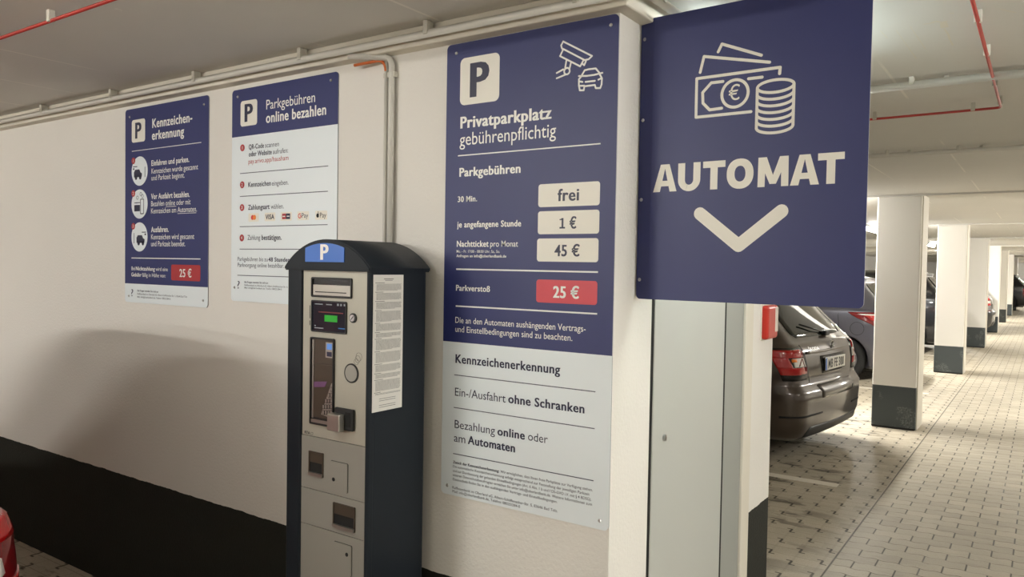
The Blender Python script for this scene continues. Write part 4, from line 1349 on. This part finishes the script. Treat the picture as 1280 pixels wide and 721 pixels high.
HATCH = [  # z, rear x, front x, half width, corner, bow
    (0.17, -0.14, -3.90, 0.72, 0.30, 0.03), (0.22, -0.05, -3.96, 0.80, 0.30, 0.05), (0.33, -0.012, -3.99, 0.850, 0.32, 0.07), (0.50, 0.0, -4.0, 0.865, 0.33, 0.08), (0.585, 0.0, -3.99, 0.866, 0.33, 0.08),
    (0.625, -0.03, -3.98, 0.866, 0.32, 0.075), (0.66, -0.058, -3.96, 0.866, 0.31, 0.07), (0.80, -0.062, -3.86, 0.864, 0.30, 0.07), (0.93, -0.085, -3.45, 0.858, 0.29, 0.075), (0.985, -0.115, -3.15, 0.848, 0.27, 0.08),
    (1.02, -0.155, -2.95, 0.82, 0.24, 0.085), (1.10, -0.225, -2.75, 0.785, 0.22, 0.09), (1.25, -0.36, -2.45, 0.715, 0.20, 0.10), (1.38, -0.475, -2.2, 0.645, 0.20, 0.10), (1.43, -0.46, -2.05, 0.60, 0.20, 0.09), (1.465, -0.62, -1.85, 0.50, 0.25, 0.09), (1.485, -0.95, -1.6, 0.36, 0.22, 0.05)]
ZS = [0.17, 0.22, 0.28, 0.33, 0.42, 0.50, 0.585, 0.605, 0.625, 0.645, 0.66, 0.73, 0.80, 0.87, 0.93, 0.96, 0.985, 1.0, 1.02, 1.06, 1.10, 1.18, 1.25, 1.32, 1.38, 1.41, 1.43, 1.45, 1.465, 1.485]
SPEC = dict(tab=HATCH, zs=ZS, hw=0.866, len=-4.0, wr=0.315, wheels=(-0.80, -3.27), rear_glass=(1.035, 1.37, 0.60, 0.50), wind=(1.05, 1.38),
            side_glass=[((-0.62, 1.04), (-1.15, 1.04), (-1.15, 1.36), (-0.82, 1.34)), ((-1.2, 1.03), (-1.75, 1.03), (-1.70, 1.39), (-1.2, 1.37)), ((-1.82, 1.03), (-2.72, 1.03), (-2.28, 1.36), (-1.80, 1.39))])

def plate(s, t, y, z, txt, w_=0.52):
    x = s.point(s.u_rear(y, z), z).x
    k = obj('license_plate', box(x - 0.004, x + 0.012, y - w_ / 2 - 0.006, y + w_ / 2 + 0.006, z - 0.06, z + 0.06, 0.003), M_BLACKG, t)
    obj('plate_face', box(x + 0.010, x + 0.0135, y - w_ / 2, y + w_ / 2, z - 0.054, z + 0.054, 0.002), M_PLATE, k)
    bm = bmesh.new()
    vs, fs = text_geo(txt, 1)
    lo, hi = min(v[0] for v in vs), max(v[0] for v in vs)
    sx, sz = (w_ * 0.80) / (hi - lo), 0.075 / CAPH
    V = [bm.verts.new((x + 0.0142 + 1.5e-4 * j, y - w_ * 0.37 + (a - lo) * sx, z - 0.037 + b * sz)) for a, b, j in vs]
    for q in fs:
        try:
            bm.faces.new([V[i] for i in q])
        except ValueError:
            pass
    me = bpy.data.meshes.new('plate_lettering')
    bm.to_mesh(me)
    bm.free()
    link('plate_lettering', me, M_LBLACK, k)
    obj('country_band', box(x + 0.0135, x + 0.0140, y - w_ / 2 + 0.002, y - w_ / 2 + 0.040, z - 0.052, z + 0.052), M_BLUE, k)

def rear_text(s, t, name, txt, y0, y1, z, h, m):
    bm = bmesh.new()
    vs, fs = text_geo(txt, 1)
    lo, hi = min(v[0] for v in vs), max(v[0] for v in vs)
    V = []
    for a, b, j in vs:
        y = y0 + (a - lo) / (hi - lo) * (y1 - y0)
        zz = z + b * h / CAPH
        V.append(bm.verts.new(s.point(s.u_rear(y, zz), zz) + Vector((0.005 + 1.5e-4 * j, 0, 0))))
    for q in fs:
        try:
            bm.faces.new([V[i] for i in q])
        except ValueError:
            pass
    me = bpy.data.meshes.new(name)
    bm.to_mesh(me)
    bm.free()
    link(name, me, m, t)

def rear_brown(t, s):
    for sd in (-1, 1):
        U = lambda x, z: s.u_side(x, z, sd)
        Rr = lambda y, z: s.u_rear(sd * y, z)
        k = s.patch('tail_lamp', [(U(-0.20, 0.695), 0.695), (Rr(0.545, 0.695), 0.695), (Rr(0.625, 0.965), 0.965), (U(-0.36, 0.965), 0.965)], M_BLACKG, t, 0.004)
        s.patch('red_lens', [(U(-0.215, 0.745), 0.745), (Rr(0.595, 0.745), 0.745), (Rr(0.610, 0.805), 0.805), (U(-0.245, 0.805), 0.805)], M_LAMPRED, k, 0.009, 0.01)
        s.patch('red_lens', [(U(-0.245, 0.80), 0.80), (U(-0.135, 0.80), 0.80), (U(-0.175, 0.89), 0.89), (U(-0.30, 0.89), 0.89)], M_LAMPRED, k, 0.009, 0.01)
        s.patch('red_lens', [(U(-0.295, 0.885), 0.885), (Rr(0.640, 0.885), 0.885), (Rr(0.650, 0.950), 0.950), (U(-0.335, 0.945), 0.945)], M_LAMPRED, k, 0.009, 0.01)
        s.patch('clear_lens', [(U(-0.130, 0.808), 0.808), (Rr(0.612, 0.808), 0.808), (Rr(0.636, 0.880), 0.880), (U(-0.150, 0.880), 0.880)], M_LAMPCL, k, 0.008, 0.01)
        s.patch('clear_divider', [(Rr(0.735, 0.812), 0.812), (Rr(0.715, 0.812), 0.812), (Rr(0.665, 0.876), 0.876), (Rr(0.680, 0.876), 0.876)], M_LAMPDK, k, 0.010, 0.004, 2, 3)
        s.patch('clear_divider', [(Rr(0.650, 0.812), 0.812), (Rr(0.640, 0.812), 0.812), (Rr(0.660, 0.876), 0.876), (Rr(0.672, 0.876), 0.876)], M_LAMPDK, k, 0.010, 0.004, 2, 3)
        s.patch('amber_spot', [(U(-0.150, 0.850), 0.850), (U(-0.125, 0.850), 0.850), (U(-0.130, 0.875), 0.875), (U(-0.155, 0.875), 0.875)], M_MCO, k, 0.010, 0.004, 2, 2)
        # lower bumper groove and reflector line
        s.patch('bumper_groove', [(U(-0.22, 0.385), 0.385), (Rr(0.38, 0.395), 0.395), (Rr(0.38, 0.410), 0.410), (U(-0.22, 0.405), 0.405)], M_GAP, t, 0.002, 0.006, 14, 1)
        # tailgate shut line
        s.patch('shut_line', [(Rr(0.545, 0.665), 0.665), (Rr(0.538, 0.665), 0.665), (Rr(0.612, 0.985), 0.985), (Rr(0.620, 0.985), 0.985)], M_GAP, t, 0.002, 0.004, 1, 8)
    Rr = lambda y, z: s.u_rear(y, z)
    # grip recess framing the plate, bumper ledge, diffuser
    s.patch('plate_recess', [(Rr(-0.29, 0.725), 0.725), (Rr(0.29, 0.725), 0.725), (Rr(0.31, 0.875), 0.875), (Rr(-0.31, 0.875), 0.875)], M_BLACKG, t, 0.002, 0.01, 8, 4)
    s.patch('tailgate_crease', [(Rr(-0.57, 0.905), 0.905), (Rr(0.57, 0.905), 0.905), (Rr(0.57, 0.925), 0.925), (Rr(-0.57, 0.925), 0.925)], M_BROWN, t, 0.012, 0.02, 16, 2)
    s.patch('bumper_step', [(Rr(-0.40, 0.53), 0.53), (Rr(0.40, 0.53), 0.53), (Rr(0.44, 0.64), 0.64), (Rr(-0.44, 0.64), 0.64)], M_BROWND, t, 0.004, 0.02, 14, 5)
    s.patch('diffuser', [(Rr(-0.66, 0.20), 0.20), (Rr(0.66, 0.20), 0.20), (Rr(0.58, 0.30), 0.30), (Rr(-0.58, 0.30), 0.30)], M_DARK, t, 0.004, 0.02, 16, 4)
    plate(s, t, 0.0, 0.80, 'MB FE 300')
    rear_text(s, t, 'model_lettering', 'ŠKODA', -0.50, -0.30, 0.930, 0.026, M_CHROME)
    z = 0.955
    p = s.point(Rr(0.0, z), z)
    bm = bmesh.new()
    bmesh.ops.create_cone(bm, cap_ends=True, segments=28, radius1=0.042, radius2=0.038, depth=0.012, matrix=Matrix.Translation((p.x + 0.012, 0, z)) @ Matrix.Rotation(PI / 2, 4, 'Y'))
    k = obj('emblem', bm, M_CHROME, t)
    bm = bmesh.new()
    bmesh.ops.create_cone(bm, cap_ends=True, segments=28, radius1=0.032, radius2=0.030, depth=0.004, matrix=Matrix.Translation((p.x + 0.0195, 0, z)) @ Matrix.Rotation(PI / 2, 4, 'Y'))
    obj('emblem_field', bm, M_BLACKG, k)
    bm = bmesh.new()
    for a, b in (((-0.018, -0.012), (0.014, 0.016)), ((-0.004, 0.016), (0.018, 0.008)), ((-0.016, 0.004), (0.004, -0.014))):
        add_tube(bm, [(p.x + 0.0222, a[0], z + a[1]), (p.x + 0.0222, b[0], z + b[1])], 0.0035, 6)
    obj('emblem_arrow', bm, M_CHROME, k)
    # rear wiper
    w0 = s.point(Rr(0.02, 1.045), 1.045) + Vector((0.02, 0, 0.01))
    w1 = s.point(Rr(-0.36, 1.13), 1.13) + Vector((0.02, 0, 0.01))
    bm = tube([w0 + Vector((0.0, 0.05, 0)), w0, w0 * 0.5 + w1 * 0.5 + Vector((0.012, 0, 0)), w1], 0.007, 8)
    k = obj('wiper', bm, M_DARK, t)
    obj('wiper_hub', box(w0.x - 0.03, w0.x + 0.022, w0.y - 0.03, w0.y + 0.075, w0.z - 0.022, w0.z + 0.022, 0.01), M_DARK, k)
    for x in (-1.18, -1.8):
        lines_side(s, t, x, 0.35, 1.0, -1)
    s.patch('spoiler', [(Rr(-0.52, 1.375), 1.375), (Rr(0.52, 1.375), 1.375), (Rr(0.50, 1.42), 1.42), (Rr(-0.50, 1.42), 1.42)], M_BROWN, t, 0.05, 0.08, 12, 3)

M_BROWN = car_paint('brown_car_paint', (66, 55, 47))
M_BROWND = car_paint('darker_brown_car_paint', (54, 46, 40))  # darker copy of the car brown, for the bumper step only
M_GREY = car_paint('grey_car_paint', (82, 82, 92))
M_REDP = car_paint('red_car_paint', (150, 28, 34))
M_BLACKP = car_paint('black_car_paint', (30, 32, 36))
M_SILVER = car_paint('dark_silver_car_paint', (44, 43, 44))

make_car('brown_hatchback', 'brown hatchback car parked nose-in beyond the wall end, rear facing the aisle', (-1.475, 7.33), -6.0, M_BROWN, SPEC, rear_brown)

def rear_plain(plate_txt, lamp, paint, fuel=False):
    def fn(t, s):
        for sd in (-1, 1):
            U = lambda x, z: s.u_side(x, z, sd)
            Rr = lambda y, z: s.u_rear(sd * y, z)
            if lamp == 'swept':
                k = s.patch('tail_lamp', [(U(-0.30, 0.76), 0.76), (Rr(0.60, 0.76), 0.76), (Rr(0.62, 1.025), 1.025), (U(-0.74, 1.015), 1.015)], M_LAMPDK, t, 0.006, 0.02, 16, 6)
                s.patch('red_lens', [(U(-0.40, 0.90), 0.90), (Rr(0.66, 0.88), 0.88), (Rr(0.66, 0.985), 0.985), (U(-0.52, 0.985), 0.985)], M_LAMPRED, k, 0.010, 0.01)
                s.patch('clear_lens', [(U(-0.28, 0.80), 0.80), (Rr(0.64, 0.80), 0.80), (Rr(0.64, 0.872), 0.872), (U(-0.38, 0.882), 0.882)], M_LAMPCL, k, 0.010, 0.01)
                s.patch('clear_lens', [(U(-0.50, 0.975), 0.975), (U(-0.36, 0.975), 0.975), (U(-0.36, 0.992), 0.992), (U(-0.60, 0.992), 0.992)], M_LAMPCL, k, 0.011, 0.01, 6, 2)
            elif lamp == 'round':
                k = s.patch('tail_lamp', [(U(-0.26, 0.46), 0.46), (Rr(0.56, 0.46), 0.46), (Rr(0.60, 0.84), 0.84), (U(-0.30, 0.84), 0.84)], M_LAMPDK, t, 0.006, 0.02, 14, 10)
                s.patch('ribbed_lens', [(U(-0.255, 0.47), 0.47), (Rr(0.57, 0.47), 0.47), (Rr(0.57, 0.575), 0.575), (U(-0.255, 0.575), 0.575)], M_LAMPCL2, k, 0.010, 0.01, 14, 4)
                s.patch('red_lens', [(U(-0.255, 0.585), 0.585), (Rr(0.57, 0.585), 0.585), (Rr(0.58, 0.65), 0.65), (U(-0.26, 0.65), 0.65)], M_LAMPRED, k, 0.010, 0.01, 14, 4)
                s.patch('clear_lens', [(Rr(0.765, 0.67), 0.67), (Rr(0.64, 0.67), 0.67), (Rr(0.64, 0.735), 0.735), (Rr(0.755, 0.735), 0.735)], M_LAMPCL, k, 0.012, 0.01, 8, 6, 0.2)
                s.patch('red_lens', [(U(-0.27, 0.765), 0.765), (Rr(0.59, 0.765), 0.765), (Rr(0.60, 0.83), 0.83), (U(-0.285, 0.83), 0.83)], M_LAMPRED, k, 0.009, 0.01, 14, 4)
            else:
                k = s.patch('tail_lamp', [(U(-0.24, 0.62), 0.62), (Rr(0.60, 0.62), 0.62), (Rr(0.66, 1.0), 1.0), (U(-0.26, 1.0), 1.0)], M_LAMPDK, t, 0.006, 0.02, 12, 8)
                s.patch('red_lens', [(U(-0.235, 0.78), 0.78), (Rr(0.62, 0.78), 0.78), (Rr(0.62, 0.825), 0.825), (U(-0.235, 0.825), 0.825)], M_LAMPRED, k, 0.012, 0.01)
                s.patch('red_lens', [(U(-0.235, 0.915), 0.915), (Rr(0.64, 0.915), 0.915), (Rr(0.65, 0.98), 0.98), (U(-0.24, 0.98), 0.98)], M_LAMPRED, k, 0.012, 0.01)
                s.patch('clear_lens', [(U(-0.16, 0.835), 0.835), (Rr(0.64, 0.835), 0.835), (Rr(0.65, 0.900), 0.900), (U(-0.17, 0.900), 0.900)], M_LAMPCL, k, 0.012, 0.01)
                s.patch('clear_lens', [(U(-0.21, 0.64), 0.64), (Rr(0.62, 0.64), 0.64), (Rr(0.62, 0.765), 0.765), (U(-0.21, 0.765), 0.765)], M_LAMPCL2, k, 0.012, 0.01)
            for x in (-1.18, -1.8):
                lines_side(s, t, x, 0.38, 1.0, sd)
            for x in (-1.30, -2.2):
                k = s.patch('door_handle', [(U(x, 0.925), 0.925), (U(x - 0.19, 0.925), 0.925), (U(x - 0.18, 0.955), 0.955), (U(x - 0.01, 0.955), 0.955)], M_CHROME if fuel else paint, t, 0.03, 0.03, 6, 2)
        if fuel:
            sd = -1
            for rr, m_, off in ((0.098, M_GAP, 0.002), (0.092, paint, 0.003)):
                bm = bmesh.new()
                vs = []
                for i in range(28):
                    a = 2 * PI * i / 28
                    x, z = -0.60 + rr * math.cos(a), 0.775 + rr * math.sin(a)
                    u_ = s.u_side(x, z, sd)
                    vs.append(bm.verts.new(s.point(u_, z) + s.normal(u_, z) * off))
                c_ = s.u_side(-0.60, 0.775, sd)
                cv = bm.verts.new(s.point(c_, 0.775) + s.normal(c_, 0.775) * (off + 0.002))
                for i in range(28):
                    bm.faces.new((vs[i], vs[(i + 1) % 28], cv)).smooth = True
                obj('fuel_cap' if off > 0.0025 else 'fuel_cap_seam', bm, m_, t)
            lines_side(s, t, -0.86, 0.66, 1.0, -1)
        Rr = lambda y, z: s.u_rear(y, z)
        s.patch('bumper_lip', [(Rr(-0.66, 0.22), 0.22), (Rr(0.66, 0.22), 0.22), (Rr(0.58, 0.33), 0.33), (Rr(-0.58, 0.33), 0.33)], M_DARK, t, 0.004, 0.02, 12, 3)
        plate(s, t, 0.0, 0.78, plate_txt) if plate_txt else None
    return fn
M_LAMPCL2 = mat('ribbed_grey_lens', (130, 126, 126), 0.15, spec=0.8, coat=0.5)

SWEPT = [(z * 1.05, xr - (0.06 if z > 0.9 else 0), xf - 0.35, hw_ + 0.02, rc + 0.14, bow + 0.03) for z, xr, xf, hw_, rc, bow in HATCH]
z5 = lambda v: v * 1.05
SPEC2 = dict(SPEC, tab=SWEPT, zs=[z5(v) for v in ZS], rear_glass=(z5(1.035), z5(1.37), 0.60, 0.50), wind=(z5(1.05), z5(1.38)),
             side_glass=[tuple((a, z5(b)) for a, b in q) for q in SPEC['side_glass']], hw=0.886, len=-4.35, wheels=(-0.80, -3.5))
make_car('grey_hatchback', 'grey hatchback car behind the nearest pillar with a pointed red tail lamp', (-1.66, 13.13), 0.0, M_GREY, SPEC2, rear_plain('', 'swept', M_GREY, True))

SUV = [(z * 1.10 + 0.02, xr, xf - 0.4, hw_ + 0.03, rc, bow) for z, xr, xf, hw_, rc, bow in HATCH]
def scale_spec(k):
    z = lambda v: v * 1.10 + 0.02
    return dict(tab=SUV, zs=[z(v) for v in ZS], hw=0.896, len=-4.4, wr=0.345, wheels=(-0.85, -3.55), rear_glass=(z(1.035), z(1.37), 0.60, 0.50), wind=(z(1.05), z(1.38)),
                side_glass=[tuple((a, z(b)) for a, b in q) for q in SPEC['side_glass']])
make_car('black_suv', 'black sport utility car seen in the gap between the first and second pillars', (-1.46, 18.25), 0.0, M_BLACKP, scale_spec(1), rear_plain('', 'tall', M_BLACKP))
make_car('dark_hatchback', 'dark grey car with a red tail lamp poking out beside the third pillar', (-1.08, 24.9), 0.0, M_SILVER, SPEC, rear_plain('', 'tall', M_SILVER))
make_car('black_hatchback', 'black car at the far end of the pillar row', (-0.55, 42.0), 0.0, M_BLACKP, scale_spec(1), rear_plain('', 'tall', M_BLACKP))
LOW = [(z * 0.83 if z < 1.02 else 0.8466 + (z - 1.02) * 1.45, xr, xf, hw_, rc + 0.05, bow) for z, xr, xf, hw_, rc, bow in HATCH]
z9 = lambda v: v * 0.83 if v < 1.02 else 0.8466 + (v - 1.02) * 1.45
SPECR = dict(SPEC, tab=LOW, zs=[z9(v) for v in ZS], rear_glass=(z9(1.035), z9(1.37), 0.60, 0.50), wind=(z9(1.05), z9(1.38)),
             side_glass=[tuple((a, z9(b)) for a, b in q) for q in SPEC['side_glass']])
make_car('red_hatchback', 'red car in the lower left corner, only its tail lamp in view', (-2.36, 0.24), 0.0, M_REDP, SPECR, rear_plain('', 'round', M_REDP))
